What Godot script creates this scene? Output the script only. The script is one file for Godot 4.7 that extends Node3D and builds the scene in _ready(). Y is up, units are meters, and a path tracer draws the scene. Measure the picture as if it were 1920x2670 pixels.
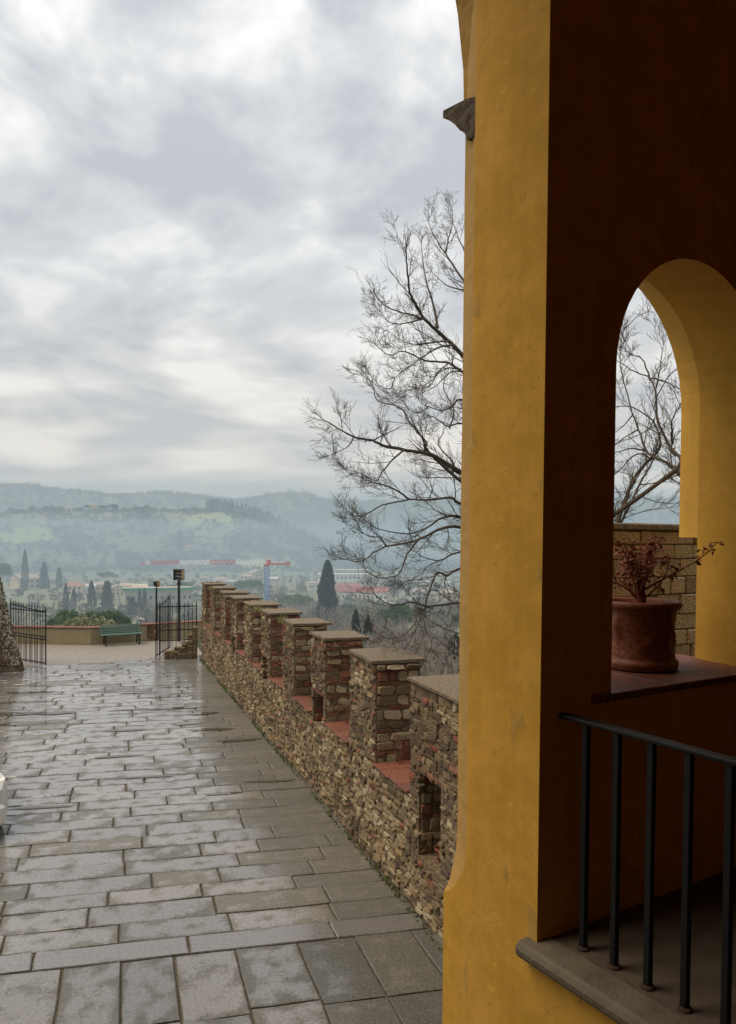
extends Node3D
# A crenellated rampart walk above a hazy valley, seen from the portal of an ochre gatehouse.
# World: metres, y up; the walk lies at y = 0, -z runs along the side wall of the gatehouse.

var rng := RandomNumberGenerator.new()
var used := {}
var M := {}
var TX := {}

# ------------------------------------------------------------------ mesh collector
class Shape:
	var v := PackedVector3Array()
	var n := PackedVector3Array()
	var c := PackedColorArray()
	var tint := Color(1, 1, 1)
	func tri(a: Vector3, b: Vector3, d: Vector3) -> void:
		# a, b, d run counter-clockwise seen from outside
		var m := (b - a).cross(d - a)
		if m.length_squared() < 1e-16: return
		m = m.normalized()
		v.append(a); v.append(d); v.append(b)
		for i in 3:
			n.append(m); c.append(tint)
	func tri_out(a: Vector3, b: Vector3, d: Vector3, ctr: Vector3) -> void:
		if (b - a).cross(d - a).dot((a + b + d) / 3.0 - ctr) < 0.0: tri(a, d, b)
		else: tri(a, b, d)
	func quad(a: Vector3, b: Vector3, d: Vector3, e: Vector3) -> void:
		tri(a, b, d); tri(a, d, e)
	func quad_out(a: Vector3, b: Vector3, d: Vector3, e: Vector3, ctr: Vector3) -> void:
		tri_out(a, b, d, ctr); tri_out(a, d, e, ctr)
	func tri_n(a: Vector3, b: Vector3, d: Vector3, na: Vector3, nb: Vector3, nd: Vector3) -> void:
		if (b - a).cross(d - a).dot(na + nb + nd) < 0.0:
			var t := b; b = d; d = t
			var tn := nb; nb = nd; nd = tn
		v.append(a); v.append(d); v.append(b)
		n.append(na); n.append(nd); n.append(nb)
		for i in 3: c.append(tint)
	func box(lo: Vector3, hi: Vector3, bev := 0.0, xf := Transform3D.IDENTITY) -> void:
		# box between two corners, its edges chamfered by bev
		var ctr := xf * ((lo + hi) / 2.0)
		if bev <= 0.0:
			var p := []
			for i in 8: p.append(xf * Vector3(hi.x if i & 1 else lo.x, hi.y if i & 2 else lo.y, hi.z if i & 4 else lo.z))
			for f in [[0, 1, 3, 2], [4, 5, 7, 6], [0, 1, 5, 4], [2, 3, 7, 6], [0, 2, 6, 4], [1, 3, 7, 5]]:
				quad_out(p[f[0]], p[f[1]], p[f[2]], p[f[3]], ctr)
			return
		var q := {}
		for i in 8:
			var s := Vector3(1 if i & 1 else -1, 1 if i & 2 else -1, 1 if i & 4 else -1)
			var k := Vector3(hi.x if i & 1 else lo.x, hi.y if i & 2 else lo.y, hi.z if i & 4 else lo.z)
			for ax in 3:
				var o := k - s * bev
				o[ax] = k[ax]
				q[i * 3 + ax] = xf * o
		for ax in 3:
			var b1 := 1 << ((ax + 1) % 3)
			var b2 := 1 << ((ax + 2) % 3)
			for side in 2:
				var i0 := side << ax
				quad_out(q[i0 * 3 + ax], q[(i0 | b1) * 3 + ax], q[(i0 | b1 | b2) * 3 + ax], q[(i0 | b2) * 3 + ax], ctr)
			for s1 in 2:
				for s2 in 2:
					var j := (b1 if s1 else 0) | (b2 if s2 else 0)
					var j2 := j | (1 << ax)
					var a1 := (ax + 1) % 3
					var a2 := (ax + 2) % 3
					quad_out(q[j * 3 + a1], q[j2 * 3 + a1], q[j2 * 3 + a2], q[j * 3 + a2], ctr)
		for i in 8: tri_out(q[i * 3], q[i * 3 + 1], q[i * 3 + 2], ctr)
	func tube(pts: Array, rad: Array, sides := 8, caps := true) -> void:
		var rings := []
		var nrm := []
		var side := Vector3.ZERO
		for i in pts.size():
			var t: Vector3 = (pts[mini(i + 1, pts.size() - 1)] - pts[maxi(i - 1, 0)]).normalized()
			if i == 0:
				side = t.cross(Vector3.UP if absf(t.y) < 0.9 else Vector3.RIGHT).normalized()
			side = (side - t * side.dot(t)).normalized()
			var up := t.cross(side)
			var r := []
			var rn := []
			for k in sides:
				var a := TAU * k / sides
				var dirn := side * cos(a) + up * sin(a)
				r.append(pts[i] + dirn * rad[i]); rn.append(dirn)
			rings.append(r); nrm.append(rn)
		for i in pts.size() - 1:
			for k in sides:
				var k2 := (k + 1) % sides
				tri_n(rings[i][k], rings[i + 1][k], rings[i + 1][k2], nrm[i][k], nrm[i + 1][k], nrm[i + 1][k2])
				tri_n(rings[i][k], rings[i + 1][k2], rings[i][k2], nrm[i][k], nrm[i + 1][k2], nrm[i][k2])
		if caps:
			for e in [0, pts.size() - 1]:
				var inner: Vector3 = pts[1] if e == 0 else pts[e - 1]
				for k in sides: tri_out(rings[e][k], rings[e][(k + 1) % sides], pts[e], inner)
	func twig(a: Vector3, b: Vector3, ra: float, rb: float) -> void:
		var t := (b - a).normalized()
		var s := t.cross(Vector3(0.31, 0.9, 0.2)).normalized()
		var u := t.cross(s)
		var d := [s, (-s * 0.5 + u * 0.866), (-s * 0.5 - u * 0.866)]
		for k in 3:
			var p: Vector3 = d[k]
			var q: Vector3 = d[(k + 1) % 3]
			tri_n(a + p * ra, b + p * rb, b + q * rb, p, p, q)
			tri_n(a + p * ra, b + q * rb, a + q * ra, p, q, q)
	func lathe(prof: Array, at: Vector3, sides := 24, relief = null) -> void:
		var rings := []
		for p in prof:
			var r := []
			for k in sides:
				var a := TAU * k / sides
				var rr: float = p.x + (relief.call(a, p.y) if relief != null else 0.0)
				r.append(at + Vector3(cos(a) * rr, p.y, sin(a) * rr))
			rings.append(r)
		var norms := []
		for i in prof.size():
			var rn := []
			for k in sides:
				var du: Vector3 = rings[i][(k + 1) % sides] - rings[i][(k + sides - 1) % sides]
				var dv: Vector3 = rings[mini(i + 1, prof.size() - 1)][k] - rings[maxi(i - 1, 0)][k]
				var m := dv.cross(du).normalized()
				rn.append(m)
			norms.append(rn)
		for i in prof.size() - 1:
			for k in sides:
				var k2 := (k + 1) % sides
				tri_n(rings[i][k], rings[i + 1][k], rings[i + 1][k2], norms[i][k], norms[i + 1][k], norms[i + 1][k2])
				tri_n(rings[i][k], rings[i + 1][k2], rings[i][k2], norms[i][k], norms[i + 1][k2], norms[i][k2])
	func prism(poly: PackedVector2Array, xf: Transform3D, depth: float) -> void:
		# outline in xf's xy plane, from z = 0 to z = depth
		var idx := Geometry2D.triangulate_polygon(poly)
		var a := []
		var b := []
		for p in poly:
			a.append(xf * Vector3(p.x, p.y, 0)); b.append(xf * Vector3(p.x, p.y, depth))
		var zdir := (xf.basis.z * signf(depth)).normalized()
		for i in range(0, idx.size(), 3):
			var o: Vector3 = a[idx[i]] - zdir
			tri_facing(a[idx[i]], a[idx[i + 1]], a[idx[i + 2]], -zdir)
			tri_facing(b[idx[i]], b[idx[i + 1]], b[idx[i + 2]], zdir)
		var cw := Geometry2D.is_polygon_clockwise(poly)
		for i in poly.size():
			var j := (i + 1) % poly.size()
			var e := poly[j] - poly[i]
			var out2 := Vector2(-e.y, e.x) if cw else Vector2(e.y, -e.x)
			var outn := xf.basis * Vector3(out2.x, out2.y, 0)
			tri_facing(a[i], a[j], b[j], outn); tri_facing(a[i], b[j], b[i], outn)
	func tri_facing(a: Vector3, b: Vector3, d: Vector3, dirn: Vector3) -> void:
		if (b - a).cross(d - a).dot(dirn) < 0.0: tri(a, d, b)
		else: tri(a, b, d)
	func add(o: Shape, xf: Transform3D, col: Color) -> void:
		var nb := xf.basis.inverse().transposed()
		for i in o.v.size():
			v.append(xf * o.v[i]); n.append((nb * o.n[i]).normalized()); c.append(col)
	func mesh(colored := false) -> ArrayMesh:
		var arr := []
		arr.resize(Mesh.ARRAY_MAX)
		arr[Mesh.ARRAY_VERTEX] = v
		arr[Mesh.ARRAY_NORMAL] = n
		if colored: arr[Mesh.ARRAY_COLOR] = c
		var m := ArrayMesh.new()
		m.add_surface_from_arrays(Mesh.PRIMITIVE_TRIANGLES, arr)
		return m

# ------------------------------------------------------------------ nodes
func numbered(called: String) -> String:
	used[called] = used.get(called, -1) + 1
	return called if used[called] == 0 else "%s_%03d" % [called, used[called]]
func tag(o: Node, label: String, category: String, group := "", kind := "") -> Node:
	if label: o.set_meta("label", label)
	if category: o.set_meta("category", category)
	if group: o.set_meta("group", group)
	if kind: o.set_meta("kind", kind)
	return o
func thing(called: String, label: String, category: String, at := Vector3.ZERO, turn := 0.0, group := "") -> Node3D:
	var o := Node3D.new()
	o.name = numbered(called)
	add_child(o)
	o.position = at
	o.rotation.y = turn
	tag(o, label, category, group)
	return o
func put(called: String, s, m: Material, parent: Node = null, colored := false) -> MeshInstance3D:
	var o := MeshInstance3D.new()
	o.mesh = s.mesh(colored) if s is Shape else s
	o.material_override = m
	if parent == null:
		o.name = numbered(called)
		add_child(o)
	else:
		o.name = called
		parent.add_child(o, true)
	return o
func structure(called: String, s, m: Material, colored := false) -> MeshInstance3D:
	var o := put(called, s, m, null, colored)
	o.set_meta("kind", "structure")
	return o
func rf(a: float, b: float) -> float:
	return rng.randf_range(a, b)

# ------------------------------------------------------------------ textures and materials
func noise_img(seed_: int, freq: float, size := 512, octaves := 5, type := FastNoiseLite.TYPE_SIMPLEX_SMOOTH) -> Image:
	var f := FastNoiseLite.new()
	f.seed = seed_
	f.noise_type = type
	f.frequency = freq
	f.fractal_type = FastNoiseLite.FRACTAL_FBM
	f.fractal_octaves = octaves
	var im := f.get_seamless_image(size, size, false, false, 0.15)
	im.convert(Image.FORMAT_L8)
	return im
func ramp_tex(im: Image, stops: Array) -> ImageTexture:
	# stops: [value, Color] pairs, values 0..1
	var lut := []
	for i in 256:
		var t := i / 255.0
		var col: Color = stops[0][1]
		for k in stops.size() - 1:
			var a: float = stops[k][0]
			var b: float = stops[k + 1][0]
			if t >= a: col = (stops[k][1] as Color).lerp(stops[k + 1][1], clampf((t - a) / (b - a), 0, 1))
		lut.append(col)
	var src := im.get_data()
	var out := PackedByteArray()
	out.resize(src.size() * 3)
	for i in src.size():
		var col: Color = lut[src[i]]
		out[i * 3] = int(col.r * 255); out[i * 3 + 1] = int(col.g * 255); out[i * 3 + 2] = int(col.b * 255)
	return ImageTexture.create_from_image(Image.create_from_data(im.get_width(), im.get_height(), false, Image.FORMAT_RGB8, out))
func normal_tex(im: Image, strength: float) -> ImageTexture:
	var c := im.duplicate() as Image
	c.convert(Image.FORMAT_RGBA8)
	c.bump_map_to_normal_map(strength)
	return ImageTexture.create_from_image(c)
func mat(col: Color, rough := 0.9, tex: Texture2D = null, scale := 1.0, nrm: Texture2D = null, nscale := 1.0, rtex: Texture2D = null) -> StandardMaterial3D:
	var m := StandardMaterial3D.new()
	m.albedo_color = col.linear_to_srgb()
	m.roughness = rough
	if tex or nrm or rtex:
		m.uv1_triplanar = true
		m.uv1_world_triplanar = true
		m.uv1_scale = Vector3.ONE * scale
	if tex: m.albedo_texture = tex
	if nrm:
		m.normal_enabled = true
		m.normal_texture = nrm
		m.normal_scale = nscale
	if rtex: m.roughness_texture = rtex
	return m
func varied(base: StandardMaterial3D, col: Color, off: Vector3) -> StandardMaterial3D:
	var m := base.duplicate() as StandardMaterial3D
	m.albedo_color = col.linear_to_srgb()
	m.uv1_offset = off
	return m
func grey(v: float) -> Color:
	return Color(v, v, v)

# wet, hand-tooled sandstone: grooves left in the margin, the middle worn smooth
func slab_set(seed_: int, w: int, h: int, wm: float, hm: float, bias: float) -> StandardMaterial3D:
	if not TX.has("slab_big"):
		TX.slab_big = noise_img(300, 0.003, 1024, 4).get_data()
		TX.slab_mid = noise_img(350, 0.024, 1024, 5).get_data()
		TX.slab_fin = noise_img(390, 0.12, 1024, 3).get_data()
	var big: PackedByteArray = TX.slab_big
	var mid: PackedByteArray = TX.slab_mid
	var fin: PackedByteArray = TX.slab_fin
	var ox := seed_ * 271
	var oy := seed_ * 613
	var alb := PackedByteArray()
	var rou := PackedByteArray()
	var hei := PackedByteArray()
	var coa := PackedByteArray()
	alb.resize(w * h * 3); rou.resize(w * h); hei.resize(w * h); coa.resize(w * h * 3)
	var slant := 0.9 if seed_ % 2 == 0 else -0.7
	for y in h:
		var ym := hm * y / h
		var ey := minf(ym, hm - ym)
		for x in w:
			var xm := wm * x / w
			var j := (((int(ym * 870.0) + oy) & 1023) << 10) + ((int(xm * 870.0) + ox) & 1023)
			var a := big[j] / 255.0
			var b := mid[j] / 255.0
			var e := fin[j] / 255.0
			var d := minf(ey, minf(xm, wm - xm))
			var v := (minf(d, 0.12) - 0.045) / 0.05 + (a - 0.5) * 6.0 + (b - 0.5) * 1.5 + bias
			var worn := smoothstep(-1.4, 2.2, v)
			var groove := 0.5 + 0.5 * sin((xm + slant * ym + 0.012 * (b - 0.5)) / 0.021 * TAU)
			var k := lerpf(0.74, 0.82, worn) + 0.26 * (b - 0.5) + 0.18 * (e - 0.5) - 0.16 * (1.0 - worn) * (1.0 - groove)
			if absf(v) < 0.03 + 0.16 * (e - 0.5) and b > 0.5: k *= 0.70
			k = clampf(k, 0.0, 1.0)
			var i := y * w + x
			alb[i * 3] = int(255 * k); alb[i * 3 + 1] = int(255 * clampf(k * 0.985, 0, 1)); alb[i * 3 + 2] = int(255 * clampf(k * (0.94 + 0.06 * worn + 0.10 * (b - 0.5)), 0, 1))
			rou[i] = int(255 * clampf(lerpf(0.58, 0.20, worn) + 0.18 * (e - 0.5), 0.06, 1.0))
			coa[i * 3] = int(255 * lerpf(0.45, 1.0, worn)); coa[i * 3 + 1] = int(255 * clampf(lerpf(1.0, 0.45, worn) + 0.2 * (e - 0.5), 0, 1)); coa[i * 3 + 2] = 0
			hei[i] = int(255 * clampf(0.55 + (1.0 - worn) * (0.30 * (groove - 0.5) + 0.30 * (b - 0.5)) - 0.10 * worn + 0.16 * (e - 0.5) * (1.0 - 0.7 * worn), 0, 1))
	var m := StandardMaterial3D.new()
	m.roughness = 1.0
	m.albedo_texture = ImageTexture.create_from_image(Image.create_from_data(w, h, false, Image.FORMAT_RGB8, alb))
	m.roughness_texture = ImageTexture.create_from_image(Image.create_from_data(w, h, false, Image.FORMAT_L8, rou))
	m.normal_enabled = true
	m.normal_texture = normal_tex(Image.create_from_data(w, h, false, Image.FORMAT_L8, hei), 4.0)
	m.normal_scale = 1.0
	m.clearcoat_enabled = true
	m.clearcoat = 1.0
	m.clearcoat_roughness = 0.16
	m.clearcoat_texture = ImageTexture.create_from_image(Image.create_from_data(w, h, false, Image.FORMAT_RGB8, coa))
	return m

func make_materials() -> void:
	var n1 := noise_img(11, 0.012, 512, 6)
	var n2 := noise_img(23, 0.03, 512, 5)
	var n3 := noise_img(37, 0.09, 512, 4)
	TX.blotch = ramp_tex(n1, [[0.0, grey(0.80)], [0.35, grey(0.90)], [0.6, grey(0.96)], [1.0, grey(1.0)]])
	TX.stone = ramp_tex(n2, [[0.0, Color(0.45, 0.42, 0.38)], [0.35, Color(0.74, 0.71, 0.66)], [0.6, Color(0.93, 0.91, 0.87)], [1.0, Color(1, 1, 1)]])
	TX.fine_n = normal_tex(n3, 4.0)
	TX.stone_n = normal_tex(n2, 9.0)
	TX.soft_n = normal_tex(n1, 5.0)
	TX.bark = ramp_tex(n3, [[0.0, grey(0.5)], [1.0, grey(1.0)]])
	# plaster: limewash blotches, small scuffs and darker drips
	var q1 := noise_img(41, 0.005, 1024, 5).get_data()
	var q2 := noise_img(42, 0.02, 1024, 5).get_data()
	var q3 := noise_img(43, 0.11, 1024, 3).get_data()
	var q4 := noise_img(44, 0.0045, 1024, 3).get_data()
	var pim := PackedByteArray()
	var phe := PackedByteArray()
	pim.resize(1024 * 1024 * 3); phe.resize(1024 * 1024)
	for i in 1024 * 1024:
		var x := i & 1023
		var y := i >> 10
		var a := q1[i] / 255.0
		var b := q2[i] / 255.0
		var drip := q2[((y >> 5) << 10) + x] / 255.0
		var k := 0.90 + 0.09 * (a - 0.5) + 0.06 * (b - 0.5) + 0.05 * (drip - 0.5) + 0.05 * (q3[i] / 255.0 - 0.5)
		var w := 0.0
		# hairline cracks wander through some areas only
		var crack := absf(q4[i] / 255.0 - 0.5 + 0.10 * (b - 0.5))
		if crack < 0.004 and a > 0.56: k -= 0.13
		# knocked and repaired spots with hard edges
		if b > 0.84 and a < 0.42:
			k += 0.05; w = 0.10
		if b < 0.17 and a > 0.54: k -= 0.10
		k = clampf(k, 0.0, 1.0)
		pim[i * 3] = int(255 * k); pim[i * 3 + 1] = int(255 * clampf(k * (1.0 + 0.3 * w), 0, 1)); pim[i * 3 + 2] = int(255 * clampf(k * (0.92 + 0.2 * (a - 0.5) + w * 3.0), 0, 1))
		phe[i] = int(255 * clampf(0.5 + 0.5 * (b - 0.5) + 0.25 * (q3[i] / 255.0 - 0.5) - (0.3 if crack < 0.0035 and a > 0.52 else 0.0), 0, 1))
	TX.plaster = ImageTexture.create_from_image(Image.create_from_data(1024, 1024, false, Image.FORMAT_RGB8, pim))
	TX.plaster_n = normal_tex(Image.create_from_data(1024, 1024, false, Image.FORMAT_L8, phe), 3.0)
	M.plaster = mat(Color(0.70, 0.378, 0.056), 0.93, TX.plaster, 0.5, TX.plaster_n, 0.35)
	M.plaster_in = varied(M.plaster, Color(0.70, 0.30, 0.06), Vector3(0.4, 0.2, 0.1))
	M.plaster_patch = varied(M.plaster, Color(0.60, 0.345, 0.085), Vector3(0.7, 0.3, 0.5))
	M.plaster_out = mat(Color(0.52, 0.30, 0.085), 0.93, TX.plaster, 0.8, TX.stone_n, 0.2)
	M.impost = mat(Color(0.10, 0.072, 0.048), 0.9, TX.stone, 0.9, TX.stone_n, 0.6)
	M.nosing = mat(Color(0.15, 0.12, 0.08), 0.75, TX.blotch, 0.9, TX.fine_n, 0.3)
	M.floor_in = mat(Color(0.10, 0.075, 0.05), 0.8, TX.blotch, 0.8, TX.fine_n, 0.2)
	M.terracotta = mat(Color(0.24, 0.085, 0.05), 0.6, TX.stone, 1.6, TX.fine_n, 0.5)
	M.terracotta_b = varied(M.terracotta, Color(0.19, 0.068, 0.04), Vector3(0.3, 0.1, 0.7))
	M.pot = mat(Color(0.29, 0.09, 0.04), 0.6, TX.stone, 2.0, TX.fine_n, 0.4)
	M.soil = mat(Color(0.04, 0.03, 0.02), 1.0, TX.stone, 3.0)
	M.dry = mat(Color(0.22, 0.055, 0.03), 0.8)
	M.dry_leaf = mat(Color(0.26, 0.085, 0.04), 0.8)
	M.sprig = mat(Color(0.16, 0.05, 0.03), 0.8)
	M.iron = mat(Color(0.009, 0.009, 0.010), 0.55, null, 1.0, TX.fine_n, 0.25)
	M.iron.uv1_triplanar = true
	M.iron.uv1_scale = Vector3.ONE * 3.0
	M.iron.metallic_specular = 0.35
	M.rust = mat(Color(0.05, 0.024, 0.015), 0.8, TX.stone, 4.0)
	M.cap = mat(Color(0.20, 0.157, 0.105), 0.75, TX.stone, 1.3, TX.fine_n, 0.5)
	M.mortar = mat(Color(0.19, 0.14, 0.085), 0.97, TX.stone, 1.1, TX.stone_n, 1.3)
	M.asphalt = mat(Color(0.27, 0.24, 0.205), 0.5, TX.blotch, 0.8, TX.fine_n, 0.3)
	M.render = mat(Color(0.33, 0.275, 0.19), 0.9, TX.plaster, 0.7, TX.fine_n, 0.6)
	M.bench = mat(Color(0.075, 0.15, 0.12), 0.5, TX.blotch, 3.0)
	M.white_paint = mat(Color(0.72, 0.71, 0.68), 0.3)
	M.white_paint.clearcoat_enabled = true
	M.white_paint.clearcoat = 0.6
	M.glass_dark = mat(Color(0.02, 0.022, 0.025), 0.08)
	M.rubber = mat(Color(0.02, 0.02, 0.02), 0.8)
	M.lamp_body = mat(Color(0.015, 0.015, 0.017), 0.5)
	M.lamp_back = mat(Color(0.34, 0.23, 0.13), 0.5)
	M.lamp_glass = mat(Color(0.62, 0.62, 0.60), 0.15)
	M.bark = mat(Color(0.14, 0.11, 0.08), 0.95, TX.bark, 3.0)
	M.moss = mat(Color(0.07, 0.10, 0.02), 1.0)
	# paving: tooled grey sandstone, wet; gloss varies with the film of water
	M.course = []
	M.slab = []
	var tones := [Color(0.265, 0.256, 0.23), Color(0.30, 0.283, 0.245), Color(0.235, 0.229, 0.207)]
	for k in 4:
		var st_a := slab_set(300 + k, 1024, 384, 1.15, 0.43, [0.75, 0.2, -0.5, -2.2][k])
		var st_b := slab_set(310 + k, 448, 832, 0.63, 1.1, [0.7, 0.1, -0.6, -2.2][k])
		for t in tones:
			M.course.append(varied(st_a, t, Vector3.ZERO))
			M.slab.append(varied(st_b, Color(t.r * 0.78, t.g * 0.79, t.b * 0.80), Vector3.ZERO))
	M.band = varied(slab_set(320, 1024, 256, 1.6, 0.38, 3.0), Color(0.225, 0.218, 0.20), Vector3.ZERO)
	M.puddle = mat(Color(0.12, 0.11, 0.09), 0.02, TX.stone, 0.9)
	M.joint = mat(Color(0.10, 0.085, 0.055), 0.8, TX.stone, 1.5, TX.stone_n, 1.0)
	# rubble stones and bricks
	M.stones = []
	var st := mat(Color(1, 1, 1), 0.93, TX.stone, 2.6, TX.stone_n, 1.0)
	STONE_TONES = [Color(0.30, 0.225, 0.135), Color(0.225, 0.165, 0.10), Color(0.37, 0.295, 0.19), Color(0.165, 0.118, 0.073), Color(0.26, 0.205, 0.135), Color(0.47, 0.395, 0.275), Color(0.115, 0.085, 0.056), Color(0.32, 0.23, 0.125)]
	BRICK_TONES = [Color(0.26, 0.09, 0.055), Color(0.31, 0.125, 0.075), Color(0.19, 0.07, 0.045), Color(0.27, 0.14, 0.09)]
	for i in STONE_TONES.size(): M.stones.append(varied(st, STONE_TONES[i], Vector3(0.31 * i, 0.17 * i, 0.53 * i)))
	M.bricks = []
	for i in BRICK_TONES.size(): M.bricks.append(varied(st, BRICK_TONES[i], Vector3(0.21 * i, 0.37 * i, 0.13 * i)))
	M.rubble = varied(st, Color(1, 1, 1), Vector3.ZERO)
	M.rubble.vertex_color_use_as_albedo = true
	M.leafy = mat(Color(1, 1, 1), 0.85)
	M.leafy.vertex_color_use_as_albedo = true
	M.leafy.backlight_enabled = true
	M.leafy.backlight = grey(0.25)
	M.painted = mat(Color(1, 1, 1), 0.9)
	M.painted.vertex_color_use_as_albedo = true

var STONE_TONES := []
var BRICK_TONES := []

# ------------------------------------------------------------------ sky
func cloud_sky() -> Sky:
	var w := 3072
	var h := 1536
	var big := FastNoiseLite.new()
	big.seed = 5
	big.noise_type = FastNoiseLite.TYPE_SIMPLEX_SMOOTH
	big.frequency = 0.42
	big.fractal_octaves = 3
	var mid := FastNoiseLite.new()
	mid.seed = 19
	mid.noise_type = FastNoiseLite.TYPE_SIMPLEX_SMOOTH
	mid.frequency = 1.1
	mid.fractal_octaves = 6
	mid.fractal_gain = 0.55
	mid.domain_warp_enabled = false
	var data := PackedFloat32Array()
	data.resize(w * h * 3)
	var dark := Color(0.328, 0.342, 0.370)
	var pale := Color(0.432, 0.438, 0.448)
	var bright := Color(0.575, 0.575, 0.57)
	var cream := Color(0.75, 0.66, 0.55)
	var horizon := Color(0.67, 0.61, 0.53)
	for y in h / 2:
		var el := (0.5 - (y + 0.5) / h) * PI
		var sy := sin(el)
		var cy := cos(el)
		var lv := log(sy + 0.09) * 2.2
		var low := clampf(1.0 - sy / 0.30, 0.0, 1.0)
		for x in w:
			var b := TAU * (x + 0.5) / w
			var px := sin(b) * 4.0
			var pz := -cos(b) * 4.0
			var g := big.get_noise_3d(px * 0.9, lv * 1.5, pz * 0.9)
			var m := mid.get_noise_3d(px * 1.1 + g * 0.5, lv * 1.75 + g * 0.35, pz)
			var t := 0.45 + g * 0.34 + m * 1.12
			var col: Color
			if t < 0.48: col = dark.lerp(pale, clampf(t / 0.48, 0, 1))
			else: col = pale.lerp(bright, clampf((t - 0.48) / 0.42, 0, 1))
			if low > 0.0:
				var streak := clampf(0.5 + m * 1.2 + g * 0.4, 0.0, 1.0)
				var hz := horizon.lerp(cream, streak)
				col = col.lerp(hz, pow(low, 1.3) * (0.55 + 0.45 * streak))
			# an overcast sky grows brighter towards the zenith
			var k := (0.92 + 0.42 * sy) * 0.84
			var i := (y * w + x) * 3
			data[i] = col.r * k; data[i + 1] = col.g * k; data[i + 2] = col.b * k
	for i in range(w * (h / 2) * 3, w * h * 3, 3):
		data[i] = 0.2; data[i + 1] = 0.21; data[i + 2] = 0.22
	var sm := PanoramaSkyMaterial.new()
	sm.panorama = ImageTexture.create_from_image(Image.create_from_data(w, h, false, Image.FORMAT_RGBF, data.to_byte_array()))
	sm.energy_multiplier = 1.0
	var s := Sky.new()
	s.sky_material = sm
	return s

func _ready() -> void:
	rng.seed = 7
	# ---- camera: eye 1.7 m above the landing, 4.5 m above the walk
	var cam := Camera3D.new()
	cam.name = "camera"
	add_child(cam)
	cam.projection = Camera3D.PROJECTION_FRUSTUM
	cam.near = 0.05
	cam.far = 9000.0
	cam.size = 0.05 * 2670.0 / 1980.0
	cam.frustum_offset = Vector2(0, 0.05 * 112.0 / 1980.0)
	cam.position = Vector3(0, 4.5, 0)
	cam.basis = Basis(Vector3.UP, deg_to_rad(-32.3)) * Basis(Vector3.RIGHT, deg_to_rad(-1.4)) * Basis(Vector3.BACK, deg_to_rad(0.5))
	# ---- sky, haze, exposure
	var we := WorldEnvironment.new()
	we.name = "world_environment"
	var env := Environment.new()
	env.background_mode = Environment.BG_SKY
	env.sky = cloud_sky()
	env.background_energy_multiplier = 1.0
	env.tonemap_mode = Environment.TONE_MAPPER_LINEAR
	env.tonemap_exposure = 1.9
	env.sdfgi_enabled = true
	env.ssao_enabled = true
	env.ssil_enabled = true
	env.fog_enabled = true
	env.fog_density = 0.00018
	env.fog_light_color = Color(0.80, 0.92, 1.0)
	env.volumetric_fog_enabled = true
	env.volumetric_fog_density = 0.0
	we.environment = env
	add_child(we)
	# ---- veiled sun, up on the open side of the walk
	var sun := DirectionalLight3D.new()
	sun.name = "sun"
	add_child(sun)
	sun.look_at_from_position(Vector3.ZERO, -Vector3(-0.45, 0.88, -0.12), Vector3.UP)
	sun.light_energy = 0.5
	sun.light_angular_distance = 40.0
	sun.light_color = Color(1.0, 0.93, 0.82)
	sun.shadow_enabled = true
	make_materials()
	land.seed = 3
	land.frequency = 0.008
	land.fractal_octaves = 4
	make_stones()
	build_gatehouse()
	build_walk()
	build_rampart()
	build_terrace()
	build_valley()
	build_trees()
	build_town()

# ------------------------------------------------------------------ gatehouse
func arch_line(xl: float, xr: float, sill: float, spring: float, steps := 20) -> PackedVector2Array:
	var p := PackedVector2Array()
	var xc := (xl + xr) / 2.0
	var r := (xr - xl) / 2.0
	p.append(Vector2(xl, sill))
	for i in steps + 1:
		var a := PI - PI * i / steps
		p.append(Vector2(xc + cos(a) * r, spring + sin(a) * r))
	p.append(Vector2(xr, sill))
	return p
func flat_face(s: Shape, poly: PackedVector2Array, z: float, facing: float) -> void:
	var idx := Geometry2D.triangulate_polygon(poly)
	for i in range(0, idx.size(), 3):
		var t := []
		for k in 3: t.append(Vector3(poly[idx[i + k]].x, poly[idx[i + k]].y, z))
		s.tri_facing(t[0], t[1], t[2], Vector3(0, 0, facing))
func holed_face(s: Shape, x0: float, x1: float, y0: float, y1: float, hole: PackedVector2Array, z: float, facing: float) -> void:
	# a wall face round an arched opening, as a left and a right half
	var m := hole.size() / 2
	var xc := (hole[0].x + hole[hole.size() - 1].x) / 2.0
	var l := PackedVector2Array([Vector2(x0, y0), Vector2(xc, y0), Vector2(xc, hole[0].y)])
	for i in m: l.append(hole[i])
	l.append(Vector2(xc, hole[m - 1].y + 0.0001 if hole.size() % 2 == 0 else hole[m].y))
	l.append(Vector2(xc, y1)); l.append(Vector2(x0, y1))
	var r := PackedVector2Array([Vector2(x1, y0), Vector2(xc, y0), Vector2(xc, hole[0].y)])
	for i in m: r.append(hole[hole.size() - 1 - i])
	r.append(Vector2(xc, hole[m].y)); r.append(Vector2(xc, y1)); r.append(Vector2(x1, y1))
	flat_face(s, l, z, facing)
	flat_face(s, r, z, facing)
func loft(s: Shape, a: PackedVector2Array, za: float, b: PackedVector2Array, zb: float, inside: Vector3) -> void:
	for i in a.size() - 1:
		var p := Vector3(a[i].x, a[i].y, za)
		var q := Vector3(a[i + 1].x, a[i + 1].y, za)
		var u := Vector3(b[i + 1].x, b[i + 1].y, zb)
		var w := Vector3(b[i].x, b[i].y, zb)
		var to := inside - (p + q + u + w) / 4.0
		to.z = 0
		s.tri_facing(p, q, u, to); s.tri_facing(p, u, w, to)

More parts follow.
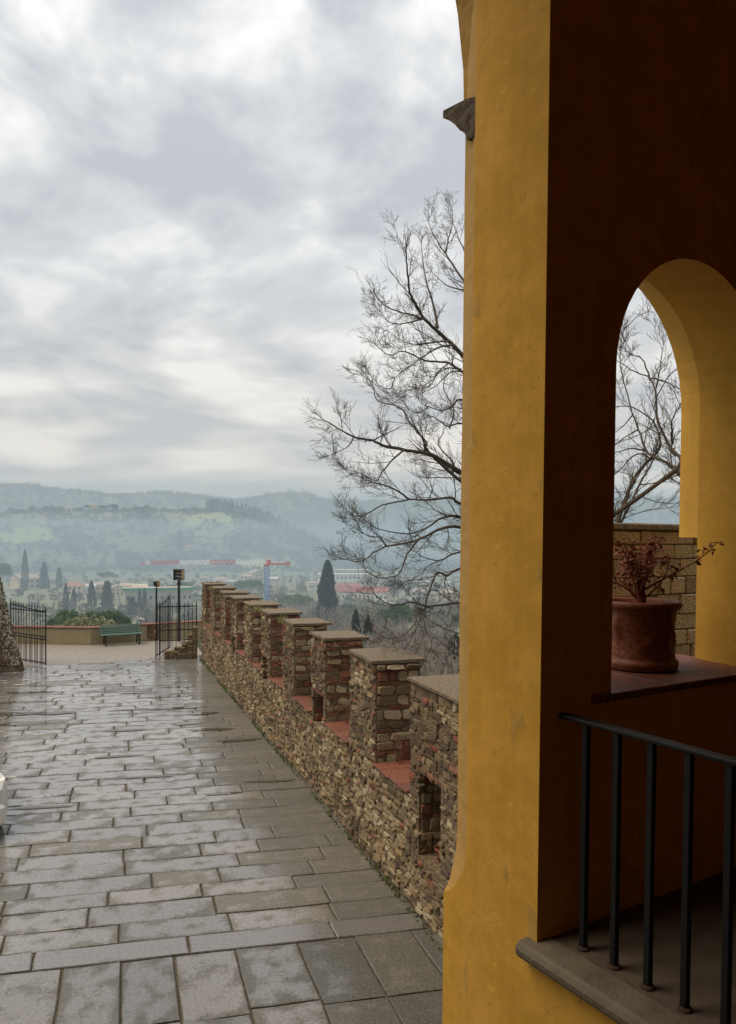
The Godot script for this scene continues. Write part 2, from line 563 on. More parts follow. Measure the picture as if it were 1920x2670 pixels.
func build_gatehouse() -> void:
	var X := 2.295
	var ZF := -2.276
	var ZM := -2.70
	var ZO := -2.908
	var TOP := 9.3
	var RX := 6.4
	var g := thing("gatehouse", "ochre plastered gatehouse pier and dark inner wall with arched window", "building")
	# --- wall with the arched window and the chamfered pier end
	var s := Shape.new()
	var o1 := arch_line(2.732, 3.888, 3.79, 5.262, 24)
	var o2 := arch_line(2.66, 3.962, 3.79, 5.262, 24)
	var o3 := arch_line(2.54, 4.085, 4.51, 5.262, 24)
	var o2u := o2.duplicate()
	o2u[0].y = 4.51
	o2u[o2u.size() - 1].y = 4.51
	var inner := Shape.new()
	holed_face(inner, X, RX, 2.3, TOP, o1, ZF, 1.0)
	put("inner_wall", inner, M.plaster_in, g)
	loft(s, o1, ZF, o2, ZM, Vector3(3.31, 4.6, ZF))
	loft(s, o2u, ZM, o3, ZO, Vector3(3.31, 4.6, ZF))
	# lower rebate where the outer stone wall is let in
	s.quad_out(Vector3(2.54, 4.51, ZM), Vector3(2.66, 4.51, ZM), Vector3(2.54, 4.51, ZO), Vector3(2.40, 4.51, ZO), Vector3(2.5, 9, -2.8))
	s.quad_out(Vector3(3.962, 4.51, ZM), Vector3(4.7, 4.51, ZM), Vector3(4.7, 4.51, ZO), Vector3(4.085, 4.51, ZO), Vector3(4.3, 9, -2.8))
	flat_face(s, PackedVector2Array([Vector2(3.962, 3.2), Vector2(4.7, 3.2), Vector2(4.7, 4.51), Vector2(3.962, 4.51)]), ZM, -1.0)
	flat_face(s, PackedVector2Array([Vector2(4.7, 2.3), Vector2(RX, 2.3), Vector2(RX, 4.51), Vector2(4.7, 4.51)]), ZO, -1.0)
	# outer face above the rebate
	holed_face(s, 2.376, RX, 4.51, TOP, o3, ZO, -1.0)
	flat_face(s, PackedVector2Array([Vector2(2.295, 0.0), Vector2(2.6, 0.0), Vector2(2.6, 2.76), Vector2(2.295, 2.76)]), ZO, -1.0)
	# west face, chamfer and its hollowed stop
	var rows := [[0.0, 0.0], [1.2, 0.0], [2.4, 0.0], [2.764, 0.0], [2.776, 0.14], [2.791, 0.30], [2.815, 0.44], [2.846, 0.58], [2.89, 0.75], [2.941, 0.89], [3.0, 0.97], [3.06, 1.0]]
	var yy := 3.3
	while yy < 6.37:
		rows.append([yy, 1.0 + rf(-0.035, 0.02)]); yy += 0.22
	rows.append([6.37, 1.0]); rows.append([TOP, 1.0])
	var ch := Shape.new()
	for i in rows.size() - 1:
		var ya: float = rows[i][0]
		var yb: float = rows[i + 1][0]
		var aa: float = rows[i][1]
		var ab: float = rows[i + 1][1]
		var ea := Vector3(X, ya, ZO + 0.17 * minf(aa, 1.0))
		var eb := Vector3(X, yb, ZO + 0.17 * minf(ab, 1.0))
		s.quad_out(Vector3(X, ya, ZF), Vector3(X, yb, ZF), eb, ea, Vector3(9, 4, -2.5))
		if aa > 0.0 or ab > 0.0:
			ch.tri_out(ea, eb, Vector3(X + 0.081 * ab, yb, ZO), Vector3(2.9, ya - 0.3, -2.2))
			ch.tri_out(ea, Vector3(X + 0.081 * ab, yb, ZO), Vector3(X + 0.081 * aa, ya, ZO), Vector3(2.9, ya - 0.3, -2.2))
		if ya > 2.7:
			s.quad_out(Vector3(X + 0.081 * aa, ya, ZO), Vector3(X + 0.081 * ab, yb, ZO), Vector3(2.54, yb, ZO), Vector3(2.54, ya, ZO), Vector3(2.5, ya, -2.3))
	put("wall", s, M.plaster, g)
	put("chamfer", ch, M.plaster_out, g)
	for q in [[3.69, -2.43, 0.05], [3.72, -2.39, 0.03], [4.94, -2.725, 0.035], [3.02, -2.47, 0.025], [4.35, -2.29, 0.028], [5.55, -2.71, 0.04], [2.86, -2.30, 0.06], [4.72, -2.295, 0.02], [2.42, -2.75, 0.05]]:
		var ps := Shape.new()
		var pc0 := Vector3(X - 0.0015, q[0], q[1])
		var ph := rf(0, TAU)
		var rr := []
		for k in 14:
			var a := TAU * k / 14.0
			var rad: float = q[2] * (1.0 + 0.3 * sin(a * 3.0 + ph) + rf(-0.2, 0.2))
			rr.append(Vector3(X - 0.0005, q[0] + sin(a) * rad * 1.3, clampf(q[1] + cos(a) * rad * 0.6, -2.736, -2.278)))
		for k in 14: ps.tri_facing(pc0, rr[k], rr[(k + 1) % 14], Vector3(-1, 0, 0))
		put("plaster_patch", ps, M.plaster_patch, g)
	# --- base wall under the railing, floor, nosing
	s = Shape.new()
	s.box(Vector3(X, 0.0, ZF), Vector3(2.62, 2.72, 4.2))
	put("base_wall", s, M.plaster, g)
	s = Shape.new()
	s.box(Vector3(2.36, 2.62, ZF + 0.001), Vector3(RX, 2.798, 4.2))
	put("floor", s, M.floor_in, g)
	s = Shape.new()
	var prof := PackedVector2Array([Vector2(2.37, 2.722), Vector2(2.262, 2.722), Vector2(2.24, 2.732), Vector2(2.226, 2.752), Vector2(2.224, 2.772), Vector2(2.234, 2.79), Vector2(2.25, 2.80), Vector2(2.37, 2.803)])
	s.prism(prof, Transform3D(Basis.IDENTITY, Vector3(0, 0, -2.33)), 6.5)
	put("nosing", s, M.nosing, g)
	# --- impost block and the portal arch that springs from it
	s = Shape.new()
	var ip := PackedVector2Array([Vector2(2.737, 6.346), Vector2(2.802, 6.358), Vector2(2.818, 6.395), Vector2(2.855, 6.425), Vector2(2.894, 6.47), Vector2(2.94, 6.51), Vector2(2.985, 6.54), Vector2(2.985, 6.576), Vector2(2.81, 6.55), Vector2(2.737, 6.525)])
	s.prism(ip, Transform3D(Basis(Vector3(0, 0, -1), Vector3(0, 1, 0), Vector3(1, 0, 0)), Vector3(2.297, 0, 0)), 0.35)
	put("impost", s, M.impost, g)
	s = Shape.new()
	var ap := PackedVector2Array()
	var xc := -0.235
	var R := 2.605
	ap.append(Vector2(X + 0.3, TOP)); ap.append(Vector2(X + 0.3, 6.50))
	for i in 33:
		var a := PI * i / 32
		ap.append(Vector2(xc + R * cos(a) + (rf(-0.004, 0.004) if i > 0 and i < 6 else 0.0), 6.50 + R * sin(a)))
	ap.append(Vector2(-2.95, 6.50)); ap.append(Vector2(-2.95, TOP))
	s.prism(ap, Transform3D(Basis.IDENTITY, Vector3(0, 0, -2.912)), 0.168)
	put("arch", s, M.plaster_out, g)
	# --- the rest of the passage and room: west wall, back wall, east wall, ceiling, landing
	for b in [["passage_wall", Vector3(-3.3, 0, -2.91), Vector3(-2.95, TOP, 4.2)], ["back_wall", Vector3(-3.3, 0, 4.2), Vector3(RX + 0.35, TOP, 4.55)], ["room_wall", Vector3(RX, 0, -2.91), Vector3(RX + 0.35, TOP, 4.2)], ["ceiling", Vector3(-3.3, TOP, -2.91), Vector3(RX + 0.35, TOP + 0.35, 4.55)], ["landing", Vector3(-2.95, 2.5, -1.2), Vector3(2.222, 2.8, 4.2)]]:
		s = Shape.new()
		s.box(b[1], b[2])
		put(b[0], s, M.floor_in if b[0] == "landing" else M.plaster, g)
	# --- window sill of terracotta tiles
	var xs := [2.60, 3.145, 3.66, 4.02]
	for i in 3:
		s = Shape.new()
		s.box(Vector3(xs[i] + 0.003, 3.775, -2.95), Vector3(xs[i + 1] - 0.003, 3.809 + rf(-0.001, 0.001), -2.258), 0.004)
		put("sill_tile", s, [M.terracotta, M.terracotta_b][i % 2], g)
	s = Shape.new()
	s.box(Vector3(2.662, 2.9, -2.90), Vector3(3.96, 3.774, -2.30))
	put("sill_bed", s, M.mortar, g)
	# --- iron railing on the nosing
	var r := thing("iron_railing", "black iron railing with square bars on the grey stone ledge", "railing", Vector3(2.425, 2.8, -2.276))
	s = Shape.new()
	s.box(Vector3(-0.026, 0.937, 0.001), Vector3(0.026, 0.955, 6.2), 0.004)
	put("handrail", s, M.iron, r)
	for i in 36:
		var z := 0.135 + 0.158 * i
		s = Shape.new()
		s.box(Vector3(-0.0132, 0.004, z - 0.0132), Vector3(0.0132, 0.937, z + 0.0132), 0.002)
		var bar := put("baluster", s, M.iron, r)
		s = Shape.new()
		s.lathe([Vector2(0.0, 0.014), Vector2(0.021, 0.013), Vector2(0.026, 0.006), Vector2(0.027, 0.0)], Vector3(0, 0, z), 12)
		put("foot_collar", s, M.rust, bar)
	# --- terracotta pot with a withered shrub on the sill
	var pc := Vector3(3.405, 3.81, -2.655)
	var pot := thing("flower_pot", "round terracotta pot with raised garlands on the arched window sill", "pot", pc)
	s = Shape.new()
	var rel := func(a: float, y: float) -> float:
		if y < 0.08 or y > 0.30: return 0.0
		var sw := 0.19 + 0.05 * cos(a * 4.0)
		var d := absf(y - sw)
		var w := 0.017 * clampf(1.0 - d / 0.035, 0.0, 1.0) * (0.75 + 0.25 * sin(a * 31.0 + y * 90.0))
		var lf := 0.014 * clampf(1.0 - absf(fposmod(a * 4.0 / TAU + 0.5, 1.0) - 0.5) * 9.0, 0.0, 1.0) * clampf((y - 0.10) * 14.0, 0.0, 1.0)
		return w + lf
	s.lathe([Vector2(0.0, 0.0), Vector2(0.185, 0.0), Vector2(0.197, 0.012), Vector2(0.20, 0.035), Vector2(0.196, 0.05), Vector2(0.184, 0.056), Vector2(0.183, 0.07), Vector2(0.178, 0.10), Vector2(0.174, 0.13), Vector2(0.173, 0.15), Vector2(0.173, 0.17), Vector2(0.174, 0.19), Vector2(0.175, 0.21), Vector2(0.177, 0.23), Vector2(0.179, 0.25), Vector2(0.182, 0.27), Vector2(0.186, 0.30), Vector2(0.19, 0.318)], Vector3.ZERO, 72, rel)
	put("body", s, M.pot, pot)
	s = Shape.new()
	s.lathe([Vector2(0.188, 0.316), Vector2(0.206, 0.325), Vector2(0.213, 0.338), Vector2(0.212, 0.352), Vector2(0.204, 0.362), Vector2(0.192, 0.362), Vector2(0.184, 0.352), Vector2(0.178, 0.325)], Vector3.ZERO, 48)
	put("rim", s, M.pot, pot)
	s = Shape.new()
	s.lathe([Vector2(0.18, 0.325), Vector2(0.10, 0.335), Vector2(0.0, 0.338)], Vector3.ZERO, 24)
	put("soil", s, M.soil, pot)
	var pl := thing("withered_shrub", "dry reddish shrub with bare stems in the terracotta pot", "plant", pc + Vector3(0, 0.336, 0))
	var stems := Shape.new()
	var leaves := Shape.new()
	stems.tube([Vector3(0, -0.02, 0), Vector3(0.006, 0.05, 0.004), Vector3(-0.004, 0.10, 0.0), Vector3(0.0, 0.15, 0.006)], [0.032, 0.026, 0.020, 0.010], 9)
	for i in 20:
		var a := TAU * i / 20.0 + rf(-0.3, 0.3)
		var out := rf(0.10, 0.95)
		var p := Vector3(cos(a) * 0.02, rf(0.03, 0.13), sin(a) * 0.02)
		var dirn := Vector3(cos(a) * out, 1.0, sin(a) * out).normalized()
		var len := rf(0.16, 0.32)
		if i == 3: len = 0.44
		var pts := [p]
		var rad := [0.007]
		for k in 6:
			dirn = (dirn + Vector3(rf(-0.28, 0.28), rf(-0.12, 0.14), rf(-0.28, 0.28))).normalized()
			p += dirn * len / 6.0
			pts.append(p); rad.append(lerpf(0.0065, 0.0022, (k + 1) / 6.0))
			if k > 0:
				for t in 3:
					var q: Vector3 = p + Vector3(rf(-1, 1), rf(-0.3, 0.9), rf(-1, 1)).normalized() * rf(0.02, 0.06)
					stems.twig(p, q, 0.0022, 0.0014)
					for lf in 2:
						var u := Vector3(rf(-1, 1), rf(-1, 0.6), rf(-1, 1)).normalized()
						var w := u.cross(Vector3(rf(-1, 1), rf(-1, 1), rf(-1, 1))).normalized()
						var up := u.cross(w)
						var l := rf(0.007, 0.021)
						leaves.tri(q, q + u * l + w * l * 0.55 + up * l * 0.3, q + u * l * 1.9)
						leaves.tri(q, q + u * l * 1.9, q + u * l - w * l * 0.55 + up * l * 0.3)
		stems.tube(pts, rad, 6)
	put("stem", stems, M.dry, pl)
	put("leaves", leaves, M.dry_leaf, pl)
	# --- stone wall outside the arched window
	var ow := thing("garden_wall", "pale stone block wall with flat slab top outside the arched window", "wall", Vector3(5.25, 0, -4.2))
	s = Shape.new()
	s.box(Vector3(-0.75, -1.0, -0.55), Vector3(2.6, 4.57, 0.0))
	put("core", s, M.mortar, ow)
	s = Shape.new()
	s.box(Vector3(-0.77, 4.572, -0.60), Vector3(2.62, 4.63, 0.05), 0.012)
	put("slab", s, M.cap, ow)
	var y := 3.3
	while y < 4.54:
		var hh := minf(rf(0.11, 0.18), 4.565 - y)
		if hh < 0.05: break
		var x := -0.74 + rf(0, 0.1)
		while x < 2.5:
			var ww := rf(0.18, 0.44)
			var bs := Shape.new()
			bs.box(Vector3(-ww / 2 + 0.004, -hh / 2 + 0.004, -0.05), Vector3(ww / 2 - 0.004, hh / 2 - 0.004, 0.03), rf(0.006, 0.014))
			var o := put("stone", bs, M.stones[[2, 5, 0, 4, 5, 5][rng.randi() % 6]], ow)
			o.transform = Transform3D(Basis(Vector3(0, 0, 1), rf(-0.02, 0.02)) * Basis(Vector3.UP, rf(-0.05, 0.05)) * Basis(Vector3.RIGHT, rf(-0.05, 0.05)), Vector3(x + ww / 2, y + hh / 2, rf(-0.008, 0.012)))
			x += ww
		y += hh

# ------------------------------------------------------------------ stones
var STONE_BOX := []       # meshes of squarish blocks, front towards +z
var STONE_SHAPES := []    # the same as Shapes
func make_stones() -> void:
	for i in 14:
		var s := Shape.new()
		var n := 8 if i % 2 == 0 else 7
		var rim := []
		for k in n:
			var a := TAU * (k + rf(-0.22, 0.22)) / n
			var c := cos(a)
			var d := sin(a)
			var e := 0.38 if i < 9 else 0.55
			var p := Vector2(signf(c) * pow(absf(c), e), signf(d) * pow(absf(d), e)) * 0.5
			rim.append(p * rf(0.90, 1.08))
		var front := []
		for k in n: front.append(rim[k] * rf(0.84, 0.94))
		var tiltx := rf(-0.16, 0.16)
		var tilty := rf(-0.16, 0.16)
		var top := Vector3(rf(-0.1, 0.1), rf(-0.1, 0.1), 0.47 + rf(-0.10, 0.06))
		for k in n:
			var j := (k + 1) % n
			var a: Vector2 = rim[k]
			var b: Vector2 = rim[j]
			var u: Vector2 = front[k]
			var w: Vector2 = front[j]
			var za := 0.18 + tiltx * a.x + tilty * a.y
			var zb := 0.18 + tiltx * b.x + tilty * b.y
			var zu := 0.46 + tiltx * u.x * 1.6 + tilty * u.y * 1.6
			var zw := 0.46 + tiltx * w.x * 1.6 + tilty * w.y * 1.6
			var ctr := Vector3(0, 0, -0.2)
			s.quad_out(Vector3(a.x, a.y, -0.5), Vector3(b.x, b.y, -0.5), Vector3(b.x, b.y, zb), Vector3(a.x, a.y, za), ctr)
			s.quad_out(Vector3(a.x, a.y, za), Vector3(b.x, b.y, zb), Vector3(w.x, w.y, zw), Vector3(u.x, u.y, zu), ctr)
			s.tri_out(Vector3(u.x, u.y, zu), Vector3(w.x, w.y, zw), top, ctr)
		STONE_SHAPES.append(s)
		STONE_BOX.append(s.mesh())
# a list entry: [transform, variant, brick?, tone]
func rubble(list: Array, org: Vector3, ux: Vector3, uy: Vector3, w: float, h: float, o := {}) -> void:
	# fills a face; ux x uy points outwards
	var nz := ux.cross(uy).normalized()
	var y := 0.0
	var row := 0
	while y < h - 0.025:
		var bricky: bool = rng.randf() < o.get("brick", 0.0)
		var hh: float = rf(0.055, 0.068) if bricky else rf(o.get("h0", 0.06), o.get("h1", 0.13))
		hh = minf(hh, h - y)
		if h - y - hh < 0.03: hh = h - y
		var x := -rf(0.0, 0.08)
		while x < w - 0.015:
			var ww: float = rf(0.15, 0.27) if bricky else rf(o.get("w0", 0.09), o.get("w1", 0.24))
			var x0 := maxf(x, 0.0)
			var x1 := minf(x + ww, w)
			if w - x1 < 0.05: x1 = w
			x = x1 if x1 == w else x + ww
			if x1 - x0 < 0.03: continue
			var cx := (x0 + x1) / 2.0
			var cy := y + hh / 2.0
			var skip := false
			for q: Rect2 in o.get("holes", []):
				if q.grow(0.02).has_point(Vector2(cx, cy)): skip = true
			if skip or rng.randf() < o.get("gap", 0.02): continue
			var is_b: bool = bricky or rng.randf() < o.get("odd", 0.03)
			var dep := rf(0.05, 0.08) if bricky else rf(0.055, 0.10)
			var sc := Vector3((x1 - x0) * (0.96 if bricky else rf(0.92, 1.06)), hh * (0.90 if bricky else rf(0.90, 1.10)), dep)
			var rot := Basis(Vector3(0, 0, 1), rf(-0.03, 0.03) if bricky else rf(-0.10, 0.10)) * Basis(Vector3.UP, rf(-0.07, 0.07)) * Basis(Vector3.RIGHT, rf(-0.09, 0.09))
			var bas := Basis(ux, uy, nz) * rot * Basis.from_scale(sc)
			var c: Vector3 = org + ux * cx + uy * cy + nz * rf(-0.030, -0.006)
			var v := rng.randi() % 9 if bricky else rng.randi() % STONE_SHAPES.size()
			var tones: Array = o.get("tones", [0, 1, 2, 3, 4, 0, 7, 1, 5, 6])
			var tone: int = tones[rng.randi() % tones.size()]
			var patch := land.get_noise_3d(c.x * 90.0, c.y * 140.0, c.z * 90.0 + 40.0)
			if patch < -0.16 and rng.randf() < 0.75: tone = [3, 6, 1][rng.randi() % 3]
			elif patch > 0.2 and rng.randf() < 0.6: tone = [2, 5, 0][rng.randi() % 3]
			list.append([Transform3D(bas, c), v, is_b, rng.randi() % 4 if is_b else tone])
		y += hh
		row += 1
func lay(list: Array, parent: Node3D, most: int, rest_name: String) -> void:
	# the stones that show largest become parts of their own, the remainder one facing
	var eye := parent.global_transform.affine_inverse() * Vector3(0, 4.5, 0)
	for e in list:
		var t: Transform3D = e[0]
		var d := t.origin.distance_to(eye)
		var toward := (eye - t.origin).normalized().dot(t.basis.z.normalized())
		var area := t.basis.x.length() * t.basis.y.length()
		e.append(area * maxf(toward, 0.02) / (d * d))
	list.sort_custom(func(a, b): return a[4] > b[4])
	var rest := Shape.new()
	for i in list.size():
		var e: Array = list[i]
		if i < most:
			var o := put("brick" if e[2] else "stone", STONE_BOX[e[1]], (M.bricks if e[2] else M.stones)[e[3]], parent)
			o.transform = e[0]
		else:
			rest.add(STONE_SHAPES[e[1]], e[0], (BRICK_TONES if e[2] else STONE_TONES)[e[3]])
	if rest.v.size():
		tag(put(rest_name, rest, M.rubble, parent, true), "", "", "", "stuff")

# ------------------------------------------------------------------ the paved walk
const RO := Vector3(5.39, 0, -7.39)      # foot of the rampart, and its direction
const RS := Vector3(0.2170, 0, -0.9762)
func rampart_x(z: float) -> float:
	return RO.x + (RO.z - z) * 0.22229
func paver(c: Vector3, ex: Vector3, ez: Vector3, w: float, l: float, y: float) -> ArrayMesh:
	# a slab w along ex and l along ez with worn edges and a slightly hollow top
	var s := Shape.new()
	var rimo := []
	var e := 0.5
	for p in [[-1, -1], [-0.4, -1], [0.3, -1], [1, -1], [1, 0.0], [1, 1], [0.35, 1], [-0.3, 1], [-1, 1], [-1, 0.0]]:
		var jx := rf(-0.007, 0.007)
		var jz := rf(-0.007, 0.007)
		rimo.append(Vector2(p[0] * (w / 2 - 0.010) + jx, p[1] * (l / 2 - 0.010) + jz))
	var ta := rf(-0.007, 0.007) / w
	var tb := rf(-0.005, 0.005) / l
	var n := rimo.size()
	var f := func(q: Vector2, dy: float) -> Vector3: return c + ex * q.x + ez * q.y + Vector3(0, y + dy + ta * q.x + tb * q.y, 0)
	var mid: Vector3 = f.call(Vector2(rf(-0.1, 0.1) * w, rf(-0.1, 0.1) * l), -0.001)
	for k in n:
		var a: Vector2 = rimo[k]
		var b: Vector2 = rimo[(k + 1) % n]
		var ai := a - a.normalized() * rf(0.010, 0.016)
		var bi := b - b.normalized() * 0.013
		ai = a * (1.0 - 0.014 / maxf(a.length(), 0.05)); bi = b * (1.0 - 0.014 / maxf(b.length(), 0.05))
		s.quad_out(f.call(a, -0.11), f.call(b, -0.11), f.call(b, -0.009), f.call(a, -0.009), mid + Vector3(0, -0.3, 0))
		s.quad_out(f.call(a, -0.009), f.call(b, -0.009), f.call(bi, 0.0), f.call(ai, 0.0), mid + Vector3(0, -0.3, 0))
		s.tri_facing(f.call(ai, 0.0), f.call(bi, 0.0), mid, Vector3.UP)
	var uv := PackedVector2Array()
	var fu := rng.randf() < 0.5
	var fv := rng.randf() < 0.5
	for p in s.v:
		var q := Vector2(clampf((p - c).dot(ex) / w + 0.5, 0.002, 0.998), clampf((p - c).dot(ez) / l + 0.5, 0.002, 0.998))
		uv.append(Vector2(1.0 - q.x if fu else q.x, 1.0 - q.y if fv else q.y))
	var arr := []
	arr.resize(Mesh.ARRAY_MAX)
	arr[Mesh.ARRAY_VERTEX] = s.v
	arr[Mesh.ARRAY_NORMAL] = s.n
	arr[Mesh.ARRAY_TEX_UV] = uv
	var m := ArrayMesh.new()
	m.add_surface_from_arrays(Mesh.PRIMITIVE_TRIANGLES, arr)
	return m
func build_walk() -> void:
	var s := Shape.new()
	s.box(Vector3(-9, -0.5, -27.36), Vector3(13.0, -0.024, 5))
	var walk := structure("paved_walk", s, M.joint)
	var bc := deg_to_rad(109.6)
	var bj := deg_to_rad(14.6)
	var ec := Vector3(sin(bc), 0, -cos(bc))
	var ej := Vector3(sin(bj), 0, -cos(bj))
	var org := Vector3(0.98, 0, -8.83)
	var count := 0
	# smooth band across the walk
	for q in [[-1.6, 0.35], [0.35, 1.95], [1.95, 3.55], [3.55, 4.62]]:
		var c: Vector3 = org + ec * (q[0] + q[1]) / 2.0 - ej * 0.19
		put("band_stone", paver(c, ec, ej, q[1] - q[0], 0.375, 0.002), M.band, walk)
	# big slabs on the near side of the band
	var cols := [-1.3, -0.62, 0.02, 0.66, 1.24, 1.78, 2.42, 3.10, 3.74, 4.40, 5.1]
	for i in cols.size() - 1:
		var t := -0.385
		for k in 3:
			var l: float = [1.12, 1.05, 1.2][k] + rf(-0.12, 0.12)
			if k == 0: l = 1.08 + rf(-0.05, 0.10)
			var c: Vector3 = org + ec * (cols[i] + cols[i + 1]) / 2.0 + ej * (t - l / 2.0)
			if c.x < 5.6:
				put("paving_stone", paver(c, ec, ej, cols[i + 1] - cols[i], l, rf(-0.003, 0.003)), M.slab[(9 if i > 6 else (6 if i == 6 else [0, 3, 0, 6, 3][(i + k) % 5])) + (i * 2 + k) % 3], walk)
				count += 1
			t -= l
	# courses up to the gate
	var t := 0.0
	while true:
		var w := rf(0.37, 0.485)
		var p: Vector3 = org + ej * (t + w / 2.0)
		if p.z < -30.0: break
		# from the open side to the foot of the rampart
		var u := -1.7 - rf(0.0, 0.7)
		var left: float = (0.84 + (-p.z - 7.58) * 0.113 - 0.55 - p.x) / ec.x
		u = minf(left, -0.2) - rf(0.0, 0.8)
		while true:
			var l := rf(0.78, 1.64)
			var c: Vector3 = p + ec * (u + l / 2.0)
			var e: Vector3 = p + ec * (u + l)
			var lim := rampart_x(e.z - 0.2)
			var last := false
			if e.x > lim - 0.35:
				var over := (e.x - lim) / ec.x + 0.03
				l -= over
				last = true
				if l < 0.18: break
				c = p + ec * (u + l / 2.0)
			if c.z > -27.42:
				put("paving_stone", paver(c, ec, ej, l, w, rf(-0.007, 0.004)), M.course[(9 if rampart_x(c.z) - c.x < 1.5 else [0, 0, 3, 3, 6, 0, 3, 9][rng.randi() % 8]) + rng.randi() % 3], walk)
				count += 1
			u += l
			if last: break
		t += w
	print("paving stones ", count)
	# standing rain water in the hollows
	for q in [[5.9, -12.6, 0.45, 0.06], [4.9, -12.4, 0.28, 0.05], [2.1, -13.3, 0.45, 0.06], [4.0, -14.0, 0.5, 0.05], [3.9, -15.6, 0.45, 0.07], [6.5, -15.5, 0.5, 0.09], [6.3, -16.7, 0.55, 0.10], [6.0, -17.5, 0.4, 0.09], [6.7, -18.3, 0.45, 0.10], [6.3, -19.2, 0.7, 0.09], [2.7, -19.4, 0.75, 0.14], [2.6, -20.6, 0.85, 0.16], [3.5, -20.2, 0.6, 0.12], [3.1, -21.9, 0.6, 0.11], [6.6, -20.7, 0.7, 0.12], [6.0, -21.6, 0.45, 0.10], [7.2, -21.9, 0.55, 0.10], [3.4, -23.2, 0.55, 0.10], [3.9, -24.1, 0.4, 0.08], [5.0, -22.4, 0.5, 0.07], [4.6, -17.6, 0.6, 0.07], [5.3, -19.6, 0.5, 0.07]]:
		var ps := Shape.new()
		var cc := Vector3(q[0], 0.008, q[1])
		var ring := []
		var ph := rf(0, TAU)
		for k in 22:
			var a := TAU * k / 22.0
			var r := 1.0 + 0.22 * sin(a * 2.0 + ph) + 0.13 * sin(a * 5.0 + ph * 2.0) + rf(-0.07, 0.07)
			ring.append(cc + ec * cos(a) * r * q[2] + ej * sin(a) * r * q[3])
		for k in 22: ps.tri_facing(cc, ring[k], ring[(k + 1) % 22], Vector3.UP)
		structure("puddle", ps, M.puddle)

# ------------------------------------------------------------------ the rampart
const SILL := 1.33
const CROWN := 2.72
const MERLONS := [[-2.75, 0.17], [1.42, 2.52], [3.85, 4.70], [6.0, 6.90], [8.10, 9.05], [10.2, 11.2], [12.35, 13.35], [14.35, 15.25], [16.45, 17.45], [18.55, 19.5]]
const NICHES := [[-0.70, -0.09, 0.67, 1.70], [3.98, 4.62, 1.19, 1.76], [8.43, 8.94, 1.18, 1.72], [12.6, 13.05, 1.15, 1.65]]
func core(s: Shape, x0: float, x1: float, y0: float, y1: float) -> void:
	var cuts := [x0]
	for q in NICHES:
		for e in [q[0], q[1]]:
			if e > x0 + 0.001 and e < x1 - 0.001: cuts.append(e)
	cuts.append(x1)
	cuts.sort()
	for i in cuts.size() - 1:
		var xm: float = (cuts[i] + cuts[i + 1]) / 2.0
		var hole = null
		for q in NICHES:
			if xm > q[0] and xm < q[1] and q[2] < y1 and q[3] > y0: hole = q
		if hole == null:
			s.box(Vector3(cuts[i], y0, 0.0), Vector3(cuts[i + 1], y1, 0.66))
			continue
		var a := clampf(hole[2], y0, y1)
		var b := clampf(hole[3], y0, y1)
		if a > y0: s.box(Vector3(cuts[i], y0, 0.0), Vector3(cuts[i + 1], a, 0.66))
		if b < y1: s.box(Vector3(cuts[i], b, 0.0), Vector3(cuts[i + 1], y1, 0.66))
		s.box(Vector3(cuts[i], a, 0.44), Vector3(cuts[i + 1], b, 0.66))
